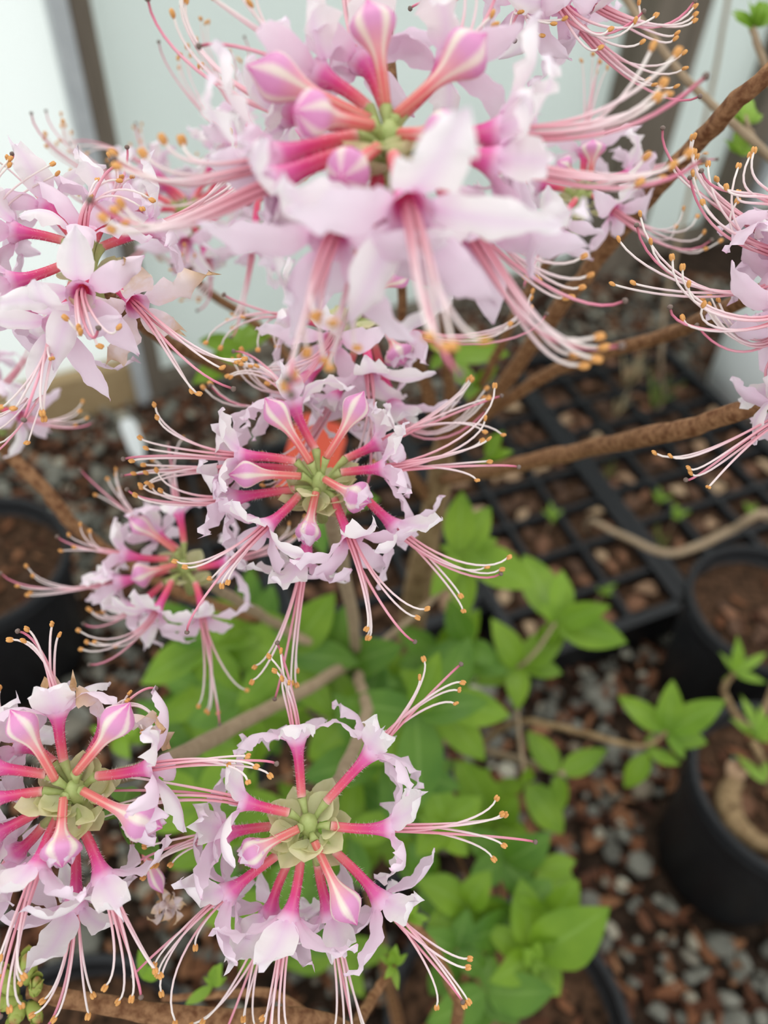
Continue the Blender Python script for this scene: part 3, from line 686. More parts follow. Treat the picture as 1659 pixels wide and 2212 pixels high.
# cluster behind the middle one
truss('D', (860, 230), 0.222, [
    ((900, 330, 928, 530), dict(tips=[(960, 910), (825, 930), (950, 900), (830, 940)], bz=.4, tz=.9, pale=1, size=1.12, rec=.8)),
    ((800, 290, 755, 370), dict(tips=[(570, 540), (480, 560), (340, 460), (360, 470)], pist=(487, 712), bz=.4, tz=1.0, size=1.12, rec=.8)),
    ((760, 300, 590, 260), dict(tips=[(430, 400), (510, 390), (200, 370), (265, 390), (370, 260)], pist=(280, 160), size=1.12, rec=.8)),
    ((780, 380, 620, 560), dict(tips=[(190, 580), (320, 460), (350, 445)], bz=0, tz=.3, size=1.12, rec=.8)),
    ((950, 380, 1050, 680), dict(bz=-.2, tz=0, tips=[(1385, 545), (1455, 625)], size=1.12, rec=.8)),
    ((860, 420, 760, 640), dict(bz=-.2, tz=.1, size=1.12, rec=.8)),
    ((960, 280, 1120, 330), dict(tips=[(1555, 295), (1610, 235), (1650, 180), (1650, 225)], size=1.12, rec=.8)),
], [((880, 160, 1120, 50),), ((1000, 300, 1085, 470), dict(fat=1.6, openb=.6))], detail=1, nb=8)

# cluster behind on the lower left
truss('E', (820, 1020), 0.25, [
    ((822, 890, 785, 690), dict(tips=[(760, 450), (640, 400), (815, 270), (740, 450)])),
    ((740, 985, 450, 960), dict(tips=[(95, 940), (140, 850), (175, 920), (205, 790), (260, 830)])),
    ((740, 1050, 420, 1130), dict(closed=True)),
    ((750, 1120, 645, 1320), dict(tips=[(200, 1420), (215, 1530), (250, 1490), (295, 1485), (420, 1510)], pist=(260, 1620), bz=.4, tz=1.3, pale=1)),
    ((890, 1130, 935, 1350), dict(tips=[(910, 1860), (1030, 1900), (1190, 1770), (970, 1900)], bz=.3, tz=.9, pale=1)),
    ((900, 1040, 1100, 1000), dict()),
    ((700, 1130, 520, 1290), dict(tips=[(270, 1300), (310, 1320)])),
    ((790, 930, 660, 840), dict(bz=-.5, tz=-1.0)),
], [((770, 940, 490, 740),), ((780, 1020, 500, 1110), dict(fat=1.4))], detail=1, nb=10)

# blurred cluster far behind, upper left
truss('X', (400, 450), 0.30, [((400, 430, 330, 370), dict(tips=[(150, 330), (190, 330), (235, 345)])), ((420, 430, 470, 330), {}), ((430, 455, 520, 440), {}), ((410, 470, 450, 560), dict(tips=[(430, 650), (400, 640)])), ((380, 460, 330, 520), dict(wilt=True)), ((440, 440, 500, 300), {})], [], detail=1, nb=4, fill=9)
truss('X', (560, 330), 0.26, [((560, 300, 520, 250), {}), ((550, 340, 500, 300), {}), ((550, 360, 500, 400), {}), ((560, 400, 545, 540), {})], [], detail=1, nb=3, fill=1)
# cluster to the right behind the nearest one
truss('Cc', (430, 1150), 0.245, [
    ((500, 1160, 640, 1270), dict(tips=[(990, 1360), (1040, 1255), (1120, 1300), (1160, 1395), (1165, 1490), (1255, 1445)], via=(1000, 1620), bz=.3, tz=.8)),
    ((400, 1190, 285, 1350), dict(tips=[(160, 1640), (100, 1650), (180, 1660)], bz=.3, tz=.8)),
    ((520, 1100, 730, 1040), dict(tips=[(1150, 960), (1100, 1000)])),
    ((440, 1060, 450, 900), dict(bz=-.4, tz=-.6)),
    ((340, 1130, 180, 1100), dict(bz=-.3, tz=-.6)),
], [((480, 1080, 500, 830), dict(fat=1.4)), ((420, 1080, 290, 960),)], detail=1, nb=10)
# top right cluster, its stalk above the frame
truss('Cc', (200, -160), 0.182, [
    ((230, -100, 300, 20), dict(tips=[(535, 290), (595, 180), (870, 100), (785, 258), (750, 135)], pist=(800, 72), via=(480, 400), bz=.2, tz=.6)),
    ((270, -130, 480, 10), dict(tips=[(1103, 45), (1103, 95), (1098, 130), (993, 205), (983, 238), (775, 25)], pist=(1105, 10), via=(900, 330))),
    ((190, -90, 90, 20), dict(tips=[(60, 75), (10, 170), (255, 140), (185, 210)], pist=(30, 240), bz=.2, tz=.5)),
    ((240, -90, 400, 130), dict(bz=-.3, tz=-.5)),
    ((130, -150, -60, -120), dict(tips=[(-480, 30), (-420, -20), (-500, -10)])),
], [], nb=6, fill=0)
# right edge cluster, its stalk beyond the frame
truss('Cc', (1850, 1560), 0.172, [
    ((1780, 1600, 1640, 1680), dict(tips=[(625, 1700), (750, 1695), (658, 1440), (847, 1455), (783, 1290)], pist=(762, 1350), via=(850, 1790))),
    ((1780, 1540, 1600, 1510), dict(tips=[(1097, 1045), (1187, 990), (1160, 1220), (1368, 1000), (1358, 1210)], via=(1180, 1420))),
    ((1790, 1480, 1650, 1260), dict(tips=[(1240, 1080), (1460, 910), (1300, 1130)], pist=(1150, 1025), via=(1300, 1290), tz=.3)),
    ((1780, 1650, 1660, 1850), dict(tips=[(975, 1550), (1035, 1610), (1070, 1710), (1040, 1910), (1155, 1830)], pist=(962, 1840), via=(1000, 2050), tz=.6)),
    ((1800, 1680, 1640, 1960), dict(tips=[(1250, 1800), (1180, 1850)], bz=-.4, tz=-.6)),
    ((1800, 1500, 1560, 1400), dict(bz=-.4, tz=-.7)),
], [], nb=5)
truss('K', (1900, 300), 0.18, [
    ((1840, 320, 1720, 385), dict(tips=[(1190, 540), (1255, 553), (1333, 605), (1410, 680), (1340, 625)], pist=(1318, 650), via=(1380, 660))),
    ((1840, 280, 1700, 250), dict(tips=[(1800, 100)])),
], [], nb=4)
# blurred cluster at the left edge
truss('X', (-20, 870), 0.27, [
    ((0, 880, 50, 900), dict(tips=[(178, 870), (170, 890), (185, 905), (160, 920)], tz=.3)),
    ((-20, 860, 10, 830), {}), ((-30, 850, -40, 780), {}),
], [], detail=1, nb=4)

# ------------------------------------------------------------------ branches
def branch(parent, pts, r, m='bark', name='branch', sides=8, per=6, knots=True):
    """pts: (px, py, depth) or a world point"""
    w = [p if isinstance(p, Vector) else P(*p) for p in pts]
    s = [V(x) for x in crom(w, per)]; n = len(s); ra = []
    ph = U(0, 9)
    for i in range(n):
        t = i / (n - 1); q = t * (len(r) - 1); k = min(int(q), len(r) - 2); rr = r[k] + (r[k + 1] - r[k]) * (q - k)
        if knots: rr *= 1 + 0.10 * noise.noise(V((i * .9, ph, 0)))
        ra.append(rr)
        if 0 < i < n - 1 and knots: s[i] = s[i] + V((noise.noise(V((i * .7, ph, 1))), noise.noise(V((i * .7, ph, 2))), noise.noise(V((i * .7, ph, 3))))) * rr * .35
    mb = MB(); tube(mb, s, ra, sides); return mb.obj(name, M[m], parent)
trunk_base = V((soil6.x + 0.02, soil6.y, soil6.z - 0.01))
branch(shrub, [trunk_base, (848, 1590, .76), (872, 1450, .69), (905, 1250, .60), (945, 1050, .52), (962, 950, .48)], [.017, .0135, .0125, .0105, .0085, .0065], 'bark_tan', 'trunk', 12)
branch(shrub, [(962, 955, .48), (928, 860, .44), (905, 790, .40), (870, 720, .31), (800, 690, .235), (770, 680, .225)], [.0045, .004, .0035, .0025, .0018])
branch(shrub, [(962, 955, .48), (972, 870, .44), (967, 770, .38), (950, 600, .28), (900, 430, .18), (842, 300, .13)], [.004, .0035, .003, .0022, .0017])
branch(shrub, [(955, 970, .485), (1050, 880, .42), (1180, 700, .33), (1340, 500, .27), (1450, 370, .23), (1560, 250, .20), (1659, 160, .187), (1760, 60, .18)], [.0045, .004, .0035, .003, .0027, .0024, .0022])
branch(shrub, [(975, 945, .47), (1100, 862, .41), (1200, 800, .37), (1330, 755, .33), (1450, 720, .29), (1600, 650, .22), (1765, 566, .176)], [.0035, .0032, .003, .0026, .002])
branch(shrub, [(955, 1035, .51), (1100, 1005, .38), (1250, 975, .31), (1400, 942, .25), (1550, 905, .215), (1659, 870, .2), (1780, 856, .185)], [.0042, .004, .0036, .003, .0026, .0023])
branch(shrub, [(962, 960, .48), (1000, 905, .46), (1060, 790, .42), (1135, 640, .36), (1200, 540, .32), (1258, 425, .25)], [.0035, .0028, .0026, .0022, .0018])
branch(shrub, [(935, 1090, .54), (830, 960, .46), (700, 880, .42), (560, 820, .36), (450, 780, .3), (320, 712, .235), (200, 590, .18)], [.0045, .0038, .0032, .0028, .0023, .0018])
branch(shrub, [(700, 880, .42), (620, 770, .40), (540, 690, .37), (420, 600, .33), (402, 460, .302)], [.0026, .0022, .002, .0018])
branch(shrub, [(600, 1350, .46), (400, 1285, .39), (190, 1160, .33), (90, 1050, .31), (10, 970, .30), (-20, 880, .272)], [.0032, .003, .0029, .0027, .002])
branch(shrub, [(775, 1420, .47), (690, 1395, .44), (600, 1350, .42), (500, 1290, .32), (400, 1225, .253)], [.0034, .003, .0025, .0018], 'twig_grey')
branch(shrub, [(872, 1470, .70), (820, 1450, .56), (775, 1420, .47), (762, 1330, .39), (722, 1150, .26), (690, 1040, .192)], [.005, .004, .0034, .0028, .0018], 'twig_grey')
branch(shrub, [(775, 1420, .47), (775, 1470, .43), (792, 1535, .36), (745, 1660, .25), (668, 1778, .178)], [.0035, .0032, .0026, .0017], 'twig_grey')
branch(shrub, [(775, 1420, .47), (660, 1490, .38), (560, 1540, .33), (370, 1640, .24), (165, 1700, .168)], [.0036, .0032, .003, .0017], 'twig_grey')
branch(shrub, [(775, 1430, .47), (850, 1365, .47), (940, 1290, .47), (985, 1210, .46)], [.0022, .0018, .0013], 'twig_grey')
branch(shrub, [(852, 1560, .745), (950, 1600, .66), (1030, 1615, .62), (1200, 1665, .56), (1208, 1672, .555)], [.004, .0032, .0026, .0018], 'twig_grey')
branch(shrub, [(1030, 1615, .62), (1118, 1560, .58), (1250, 1580, .56), (1380, 1612, .54), (1440, 1580, .53)], [.0028, .0025, .0023, .0014], 'bark_tan')
branch(shrub, [(1120, 1440, .56), (1116, 1530, .575), (1132, 1670, .55), (1135, 1690, .548)], [.0016, .0018, .0015, .001], 'twig_grey')
branch(shrub, [(852, 1530, .73), (1000, 1440, .62), (1120, 1440, .56), (1200, 1345, .55)], [.003, .002, .0016, .0012], 'twig_grey')
branch(shrub, [V((soil6.x, soil6.y - 0.02, soil6.z - .005)), (900, 2420, .42), (760, 2240, .22), (450, 2203, .20), (200, 2168, .195), (60, 2140, .193)], [.005, .004, .003, .0027, .0024, .002], 'bark')
branch(shrub, [(700, 2225, .23), (590, 2148, .24), (470, 2150, .25), (350, 2157, .25)], [.0016, .0015, .0012, .001], 'bark')
branch(shrub, [(900, 2420, .42), (985, 2215, .30), (965, 2110, .28), (930, 2040, .275), (860, 1960, .27)], [.003, .0022, .002, .0016], 'bark')
branch(shrub, [(760, 2240, .22), (800, 2160, .25), (840, 2105, .26), (850, 2080, .26)], [.0022, .0016, .0012], 'bark')
branch(shrub, [(870, 720, .31), (860, 400, .235), (848, 200, .21), (838, 40, .198), (880, -90, .19), (1172, -58, .183)], [.0018, .0016, .0014, .0014], 'bark')

# scaly winter buds and sprouting shoots
def scale_bud(parent, base, tip, r, m='budscale', name='leaf_bud'):
    mb = MB(); d = (tip - base); L = d.length; d.normalize(); x, y = perp(d)
    tube(mb, [base, base + d * L * .25, base + d * L * .6, base + d * L * .85, tip], [r * .5, r * .95, r, r * .6, r * .1], 8)
    for k in range(9):
        an = k * 2.4; rd = x * math.cos(an) + y * math.sin(an); b = base + d * (L * (0.05 + .07 * k)) + rd * r * .75
        blade(mb, b, b + d * L * .42 + rd * r * .15, rd, .75, fold=-.4, sag=.08, nS=5, nV=5)
    return mb.obj(name, M[m], parent)
for a in [(35, 2150, -5, 2090, .0035), (60, 2120, 60, 2060, .004), (45, 2160, -20, 2170, .0035), (50, 2165, 25, 2215, .0035), (65, 2165, 85, 2210, .003), (75, 2150, 80, 2110, .0025)]:
    scale_bud(shrub, P(a[0], a[1], .193), P(a[2], a[3], .188), a[4] * .62)
for cx, cy, d, tips in [(460, 2130, .25, [(465, 2085), (440, 2110), (400, 2170), (490, 2110), (480, 2080)]), (850, 2085, .26, [(855, 2040), (820, 2065), (880, 2060), (860, 2140), (830, 2115), (845, 2060)]),
                        (880, 1980, .27, [(900, 1940), (925, 1985), (850, 1990), (915, 2000), (890, 2020)]), (320, 2120, .25, [(300, 2050), (330, 2080), (350, 2100)])]:
    for t in tips: leaf(shrub, P(cx, cy, d), P(t[0], t[1], d + U(-.008, .008)), 'leaf_young', .34)
# withered flower remains hanging on the twig
dry = MB()
for k in range(16):
    b = P(362 + U(-12, 12), 1965 + U(-18, 18), .2); blade(dry, b, b + V((U(-1, 1), U(-1, 1), U(-1, 1))).normalized() * U(.003, .0055), V((U(-1, 1), U(-1, 1), U(-1, 1))), .7, .5, .2, 6, 5, wave=.12)
dry.obj('withered_flower', M['petal_wilt'], shrub)
bud(shrub, P(300, 1800, .2), P(352, 1930, .198), 1.0, .4)
branch(shrub, [(230, 1720, .175), (270, 1780, .19), (300, 1850, .2), (362, 1965, .2)], [.0005, .0005, .0005], 'stalk' if False else 'bark')

# ------------------------------------------------------------------ foliage of the shrub
whorl(shrub, 1200, 1345, .55, [(1215, 1230), (1320, 1308), (1355, 1388), (1165, 1300), (1130, 1200, .05), (1165, 1390)])
whorl(shrub, 1120, 1440, .56, [(1060, 1335), (1225, 1360), (1215, 1455), (1118, 1535), (1020, 1478), (1010, 1420)])
whorl(shrub, 1440, 1582, .53, [(1335, 1503), (1453, 1468), (1568, 1512), (1478, 1640), (1528, 1605)])
whorl(shrub, 1400, 1625, .535, [(1350, 1702), (1470, 1652), (1408, 1585)])
whorl(shrub, 1207, 1670, .555, [(1138, 1578), (1312, 1618), (1212, 1755)])
whorl(shrub, 1135, 1692, .548, [(1215, 1802), (1052, 1715), (1142, 1655)])
whorl(shrub, 990, 1195, .46, [(998, 1060), (1060, 1095), (1075, 1165), (1155, 1268), (1010, 1330), (930, 1290), (1060, 1230), (950, 1180)])
whorl(shrub, 1010, 1390, .55, [(970, 1290), (1080, 1440), (920, 1420), (1000, 1500)], 'leaf_dark')
whorl(shrub, 520, 760, .38, [(430, 735), (560, 690), (510, 700), (480, 790), (590, 720), (415, 830)])
whorl(shrub, 960, 760, .42, [(1100, 765), (930, 800), (1010, 835), (920, 745)], 'leaf')
whorl(shrub, 1030, 830, .44, [(980, 800), (1010, 865), (1075, 790)])
whorl(shrub, 1050, 990, .45, [(1090, 930), (1110, 975), (1030, 1010)])
whorl(shrub, 1135, 30, .2, [(1165, 45), (1120, 10)], 'leaf_dark')
whorl(shrub, 560, 480, .3, [(600, 500), (540, 520)], 'leaf_dark')
whorl(shrub, 265, 1735, .2, [(235, 1770), (280, 1700), (345, 1860), (330, 1835)], 'leaf_dark')
whorl(shrub, 250, 1590, .42, [(195, 1570), (320, 1600), (280, 1640), (310, 1560)])
whorl(shrub, 680, 1100, .40, [(740, 1150), (820, 1080), (700, 1200)], 'leaf_dark')
# dense lower foliage, whorls on short shoots from the stem base
def in_poly(x, y, poly):
    r = False; j = len(poly) - 1
    for i in range(len(poly)):
        (a, b), (c, d) = poly[i], poly[j]
        if (b > y) != (d > y) and x < (c - a) * (y - b) / (d - b) + a: r = not r
        j = i
    return r
poly = [(380, 1430), (560, 1280), (740, 1330), (920, 1350), (990, 1480), (900, 1560), (900, 1680), (880, 1850), (900, 1960), (840, 2000), (820, 2080), (560, 2060), (430, 1960), (380, 1700)]
k = 0
while k < 34:
    x = U(380, 1010); y = U(1280, 2080)
    if not in_poly(x, y, poly): continue
    k += 1; d = U(.40, .58); c = P(x, y, d)
    branch(shrub, [(862 - (x - 862) * .02, 1560, .745), (U(.3, .5) * (x - 850) + 850, (y + 1560) / 2, (d + .74) / 2 + .03), (x, y, d)], [.0018, .0015, .001], 'twig_grey', 'shoot', 5, 4)
    for t in range(5):
        an = 6.283 * t / 5 + U(-.4, .4); L = U(.030, .052)
        tip = c + (CAMRIGHT * math.cos(an) + CAMUP * math.sin(an)) * L + CAMBACK * U(-.018, .018)
        leaf(shrub, c, tip, rng.choice(['leaf', 'leaf', 'leaf_dark']))

# ------------------------------------------------------------------ young azalea in the pot at the bottom
young = thing('young_azalea', soil3, 'leafy young azalea with broad green leaves and thin reddish stems', 'shrub')
yc = [(1110, 1985, .455), (1180, 2000, .45), (985, 2050, .44), (1090, 1860, .47), (1145, 2060, .44), (1010, 1960, .45), (1160, 1880, .47), (1070, 1780, .50), (960, 1780, .435), (1050, 2140, .43), (930, 1900, .46), (1010, 1700, .52)]
ytips = [[(1010, 1940), (1190, 1900), (1130, 2090), (1000, 2030)], [(1290, 2010), (1250, 1900), (1120, 1930), (1200, 2090)], [(900, 2010), (930, 2150), (1060, 2110), (1010, 1960)], [(1010, 1790), (1190, 1800), (1010, 1900), (1150, 1950)], [(1318, 1958), (1125, 1895), (1210, 2150), (1055, 2120), (1205, 2030), (1170, 2110), (1050, 2000)], [(900, 1900), (1060, 1880), (1110, 1990), (920, 2000), (1040, 2060), (960, 2080)],
         [(1245, 1860), (1100, 1840), (1200, 1960), (1110, 1950), (1250, 1935)], [(1000, 1640), (1150, 1820), (1120, 1720), (970, 1820), (1060, 1880)],
         [(930, 1680), (1040, 1720), (900, 1760), (1010, 1850), (900, 1850)], [(1120, 2212), (950, 2150), (1000, 2230), (1160, 2180), (1060, 2050), (920, 2212), (1200, 2140)],
         [(860, 1880), (940, 1990), (1000, 1920), (880, 1820)], [(985, 1640), (1060, 1660), (1080, 1740)]]
for (x, y, d), tl in zip(yc, ytips):
    m = rng.choice(['leaf', 'leaf_dark'])
    whorl(young, x, y, d, tl, m, U(.56, .68), .018)
    branch(young, [V((soil3.x + U(-.01, .01), soil3.y + U(-.01, .01), soil3.z - .005)), ((x + 1130) / 2 + U(-20, 20), (y + 2212) / 2 + 30, (d + .75) / 2), (x, y, d)], [.0018, .0016, .0012], 'bark', 'stem', 6, 5)
whorl(young, 1150, 2075, .435, [(1165, 2035), (1180, 2090), (1130, 2050), (1160, 2110)], 'leaf_young', .4)

# ------------------------------------------------------------------ right-hand pots: bare root, shoots
r2 = thing('rooted_cutting', (soil2.x, soil2.y, soil2.z), 'thick curved brown root with green leafy shoots', 'plant')
h2 = soil2.z
def S2(px, py, up=0.0): return G(px, py, h2 + up)
branch(r2, [S2(1590, 1690, .0), S2(1572, 1720, .012), S2(1578, 1760, .016), S2(1610, 1800, .014), S2(1680, 1840, .0)], [.010, .013, .014, .012, .008], 'bark_tan', 'root', 12)
branch(r2, [S2(1690, 1780, 0), S2(1665, 1700, .05), P(1645, 1640, .62), P(1625, 1600, .6)], [.005, .004, .003], 'bark_tan', 'stem')
for cx, cy, d, tips in [(1640, 1600, .6, [(1575, 1550), (1600, 1500), (1640, 1520), (1680, 1530), (1690, 1590)]), (1655, 1690, .62, [(1590, 1630), (1600, 1650), (1640, 1620)])]:
    for t in tips: leaf(r2, P(cx, cy, d), P(t[0], t[1], d + U(-.02, .02)), 'leaf_young', .26)
s1 = thing('leafy_cutting', (soil1.x, soil1.y, soil1.z), 'short brown cutting with a tuft of narrow green leaves', 'plant')
branch(s1, [V((soil1.x + .03, soil1.y - .02, soil1.z - .01)), P(1640, 1560, .72), P(1565, 1500, .68), P(1585, 1455, .66)], [.004, .0035, .003, .0024], 'bark_tan', 'stem')
for t in [(1592, 1372), (1655, 1410), (1655, 1475), (1552, 1408), (1620, 1425), (1560, 1470)]: leaf(s1, P(1585, 1452, .66), P(t[0], t[1], .66 + U(-.02, .02)), 'leaf_young', .28)

# teal fertiliser granules and pieces on the pot soil
for q, n in ((soil4, 8), (soil2, 5)):
    for k in range(n):
        an = U(0, 6.28); rr = U(.02, .085); bm = bmesh.new(); bmesh.ops.create_icosphere(bm, subdivisions=1, radius=U(.0025, .004))
        me = bpy.data.meshes.new('fertiliser_pellet'); bm.to_mesh(me); bm.free(); me.materials.append(M['fert'])
        o = bpy.data.objects.new('fertiliser_pellet', me); C.objects.link(o); o.location = (q.x + rr * math.cos(an), q.y + rr * math.sin(an), q.z + .006)
        tag(o, 'teal fertiliser pellet on the soil of the pot ' + ('below the winter buds' if q is soil4 else 'with the curved root'), 'pellet', 'teal pellets ' + ('below the winter buds' if q is soil4 else 'beside the curved root'))

# where weeds stand in the tray cells
TUFTS = [(1450, 890, 16, .09, 'grass', 'green weed tuft among dry straw in the weedy tray'), (1352, 838, 14, .10, 'drygrass', 'pale dry grass tuft leaning at the tray edge'),
         (1400, 1190, 10, .05, 'grass', 'low green weed tuft near the round mulch pot'), (1330, 900, 10, .07, 'drygrass', 'small pale dry grass tuft between tray cells'), (1300, 1020, 8, .04, 'grass', 'tiny green weed sprouting in the weedy tray')]
SEEDS = [(1450, 1105, 'upright green seedling with pale stem in the weedy tray'), (1610, 1100, 'taller green seedling behind the mulch pot'), (1440, 1080, 'green seedling beside dry straw'), (1270, 1250, 'small green seedling near the tray front rim'), (1180, 1110, 'tiny yellow green sprout in the leaf-filled tray')]
STEMB = snap(G(1420, 890, tz - .03), .016)
VINA = snap(G(1720, 1180, tz - .034), .014); VINB = snap(G(1262, 1150, tz - .034), .014)
SPOTS = [uv(snap(G(a[0], a[1], tz - .03), .036)) for a in TUFTS] + [uv(snap(G(a[0], a[1] + 40, tz - .03), .026)) for a in SEEDS] + [uv(STEMB), uv(VINA), uv(VINB)]
# ------------------------------------------------------------------ brown leaves in the trays and pots
dl = []
for k in range(5):
    mb = MB(); rr = random.Random(k)
    blade(mb, V((-.5, 0, 0)), V((.5, 0, 0)), Z, .55 + .1 * k % .3, .3, .12, 10, 5, wave=.05); dl.append({c: mb.mesh('dead_leaf', [M['dl_' + c]]) for c in ('dark brown', 'reddish brown', 'pale tan')})
cnt = 0
def put_leaf(p, L, label, group):
    c = rng.choice(['dark brown', 'dark brown', 'reddish brown', 'reddish brown', 'pale tan'])
    o = bpy.data.objects.new('dead_leaf', dl[rng.randrange(5)][c]); C.objects.link(o)
    o.location = p; o.rotation_euler = (U(-.3, .3), U(-.25, .25), U(0, 6.28)); o.scale = (L, L * U(.7, 1.2), L); tag(o, c + ' ' + label, 'leaf', c + ' ' + group)
for u0, u1, v0, v1, nu, nv, n, where in ((0.006, tw, 0, TL, 3, 7, 6, 'in the leaf-filled tray'), (-.42, -.006, .01, TL + .1, 4, 8, 4, 'in the weedy tray'), (tw + .012, 2 * tw, .12, TL, 3, 6, 3, 'in the tray behind the trunk')):
    for ci in range(nu):
        for cj in range(nv):
            ua = u0 + (u1 - u0) * ci / nu; ub = u0 + (u1 - u0) * (ci + 1) / nu; va = v0 + (v1 - v0) * cj / nv; vb = v0 + (v1 - v0) * (cj + 1) / nv; put = []
            for k in range(90):
                L = U(.032, .058); h = L * .44 + .008
                ha = h + (.008 if ci == 0 else 0); hb = h + (.008 if ci == nu - 1 else 0); hc = h + (.008 if cj == 0 else 0); hd = h + (.008 if cj == nv - 1 else 0)
                if len(put) >= n or ub - ua < ha + hb or vb - va < hc + hd: continue
                u = U(ua + ha, ub - hb); v = U(va + hc, vb - hd)
                if any((u - a) ** 2 + (v - b) ** 2 < ((L + l) * .36) ** 2 for a, b, l in put) or any((u - a) ** 2 + (v - b) ** 2 < (L * .5 + .013) ** 2 for a, b in SPOTS): continue
                put.append((u, v, L)); p = c0 + tu * u + tv * v; p.z = tz - .028 + L * .16 + U(0, .006)
                put_leaf(p, L, 'curled dead leaf ' + where, 'dead leaves ' + where)
for q, R, n, where in ((soil1, .1, 9, 'in the pot beside the tray corner'), (soil5, .11, 9, 'in the pot on open gravel'), (soil3, .09, 7, 'in the pot of the leafy young azalea'), (soil2, .09, 5, 'in the pot with the curved root')):
    for k in range(n):
        an = U(0, 6.28); rr = math.sqrt(rng.random()) * (R - .03)
        put_leaf(V((q.x + rr * math.cos(an), q.y + rr * math.sin(an), q.z + .008)), U(.02, .04), 'dead leaf scrap ' + where, 'leaf scraps ' + where)

# weeds, dry stems
def tuft(px, py, z, n, h, m, label, name='grass_tuft', w=.05, cat='grass'):
    b = snap(G(px, py, z), .036); mb = MB()
    for k in range(n):
        b0 = b + V((U(-.006, .006), U(-.006, .006), 0)); tp = b0 + V((U(-.38, .38) * h, U(-.38, .38) * h, U(.6, 1.0) * h))
        blade(mb, b0, tp, V((U(-1, 1), U(-1, 1), .4)), w, .2, U(.0, .10), 7, 3)
    o = mb.obj(name, M[m]); return tag(o, label, cat)
for a in TUFTS: tuft(a[0], a[1], tz - .03, a[2], a[3], a[4], a[5])
for px, py, lab in SEEDS:
    b = snap(G(px, py + 40, tz - .03), .026); t = thing('seedling', b, lab, 'plant'); h = U(.03, .045)
    mb = MB(); tube(mb, [b - Z * .004, b + Z * h * .5, b + Z * h], [.0016, .0014, .001], 6); mb.obj('stem', M['twig_grey'], t)
    for k in range(5):
        an = U(0, 6.28); leaf(t, b + Z * h, b + Z * h + V((math.cos(an) * .02, math.sin(an) * .02, U(.008, .03))), 'leaf_young', .3)
dst = thing('dry_stem', STEMB, 'tall thin tan dead stem standing in the weedy tray', 'stem')
branch(dst, [STEMB - Z * .004, STEMB + Z * .05, P(1428, 800, 1.35), P(1440, 640, 1.25), P(1530, 230, 1.1), P(1572, 0, 1.0), P(1590, -80, .98)], [.004, .0038, .0034, .003, .0028], 'twig_grey', 'stem')
vin = thing('trailing_stem', VINA, 'grey-brown arching stem across the weedy tray', 'stem')
branch(vin, [VINA, P(1659, 1112, .98), P(1570, 1150, .98), P(1450, 1195, 1.0), P(1330, 1150, 1.04), P(1275, 1125, 1.08), VINB], [.005, .0055, .0055, .004, .003], 'twig_grey', 'stem')

# the bare shrub whose branch crosses the upper right
bare = thing('budding_shrub', G(2150, 1150), 'bare branched shrub with bursting yellow-green buds', 'shrub')
branch(bare, [G(2150, 1150), P(2000, 760, .5), P(1850, 510, .36), P(1659, 335, .31), P(1480, 168, .30), P(1340, -20, .30), P(1300, -100, .3)], [.005, .003, .0022, .0016, .0015, .0014], 'twig_grey', 'branch')
branch(bare, [P(1850, 510, .36), P(1700, 250, .33), P(1645, 120, .32), P(1625, 60, .32)], [.002, .0017, .0014], 'twig_grey', 'branch')
branch(bare, [P(1640, 318, .312), P(1618, 280, .31), P(1608, 250, .31)], [.0012, .001], 'twig_grey', 'branch')
for cx, cy, d, n, r in ((1632, 60, .32, 22, 62), (1605, 268, .31, 16, 60), (1598, 335, .31, 8, 55)):
    for k in range(n):
        an = U(.2, 2.9); leaf(bare, P(cx, cy, d), P(cx + r * math.cos(an) * U(.5, 1), cy - r * math.sin(an) * U(.5, 1.1), d + U(-.008, .008)), 'leaf_young', .4)

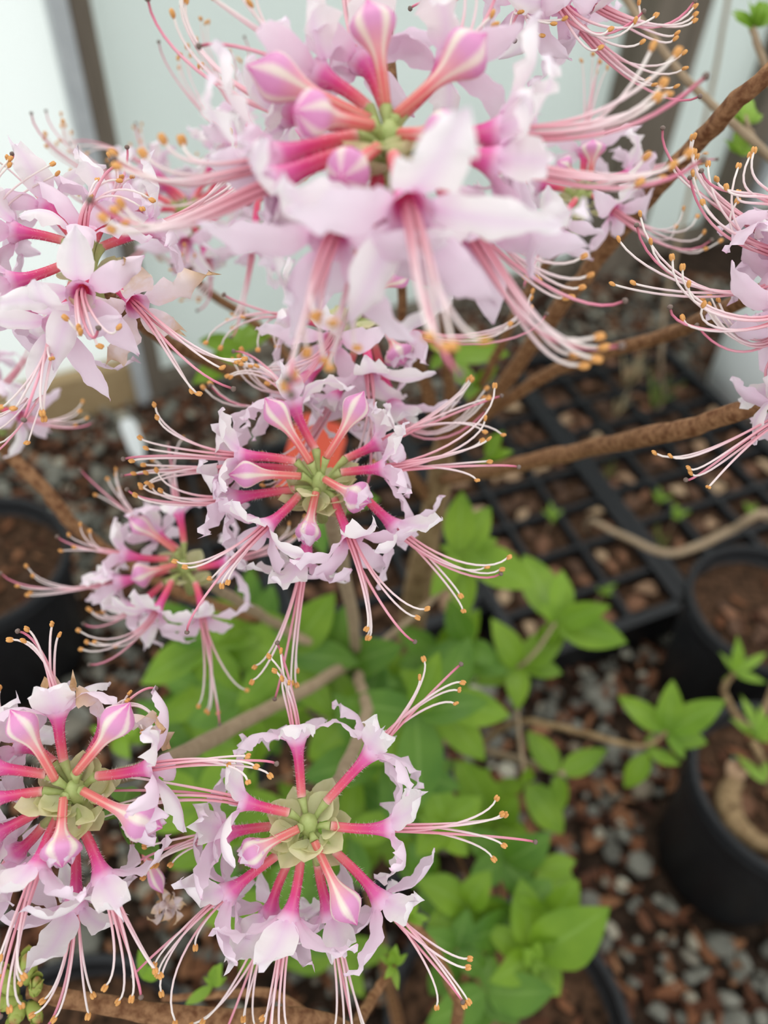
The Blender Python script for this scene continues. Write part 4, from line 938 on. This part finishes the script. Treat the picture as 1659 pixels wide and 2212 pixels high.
# ------------------------------------------------------------------ labels, bucket
ft = thing('hang_tag', P(690, 905, .43), 'orange-red plastic hang tag on a branch behind the middle blooms', 'tag')
mb = MB(); A = P(700, 905, .43); B = P(640, 1105, .445); ax = (B - A).normalized(); wd = ax.cross(CAMBACK).normalized(); nn = wd.cross(ax)
o2 = [(-.011, 0), (.011, 0), (.016, .008), (.016, .052), (-.016, .052), (-.016, .008)]
vv = [A + wd * x + ax * y + nn * s for s in (-.0004, .0004) for x, y in o2]
mb.add(vv, [tuple(range(6)), tuple(reversed(range(6, 12)))] + [(i, (i + 1) % 6, 6 + (i + 1) % 6, 6 + i) for i in range(6)]); mb.obj('card', M['redtag'], ft, smooth=False)
mb = MB(); tube(mb, [A + ax * .004, A - ax * .006 + nn * .003, P(700, 880, .42) + nn * .004, P(700, 876, .42), A - ax * .004 - nn * .002, A + ax * .004], [.0006] * 6, 5); mb.obj('tie', M['white'], ft)
lb = thing('plant_label', G(300, 985, tz - .03), 'white plastic plant label leaning in the tray by the steel channel', 'label')
mb = MB(); b0 = G(303, 990, tz - .03); ax = (P(272, 905, proj(b0)[2] - .03) - b0); L = ax.length; ax.normalize(); wd = ax.cross(CAMBACK).normalized(); nn = wd.cross(ax)
prof = [(-.004, -.01), (.004, -.01), (.015, .02), (.016, L * .85), (.009, L), (-.009, L), (-.016, L * .85), (-.015, .02)]
vv = [b0 + wd * x + ax * y + nn * s for s in (-.0006, .0006) for x, y in prof]
mb.add(vv, [tuple(range(8)), tuple(reversed(range(8, 16)))] + [(i, (i + 1) % 8, 8 + (i + 1) % 8, 8 + i) for i in range(8)]); mb.obj('blade', M['white'], lb, smooth=False)
bq = G(1640, 850, 0.0)
bk = thing('drum', bq, 'white plastic drum standing by the greenhouse wall', 'drum')
mb = MB(); lathe(mb, bq, [(.001, .001), (.125, .001), (.13, .006), (.142, .57), (.137, .57), (.125, .01), (.001, .01)], 36); mb.obj('body', M['white'], bk)
mb = MB(); lathe(mb, bq, [(.141, .54), (.150, .54), (.150, .578), (.136, .578)], 36); mb.obj('rim', M['white'], bk)
mb = MB(); lathe(mb, bq, [(.001, .572), (.137, .572), (.137, .566), (.001, .566)], 36); mb.obj('lid', M['white'], bk)
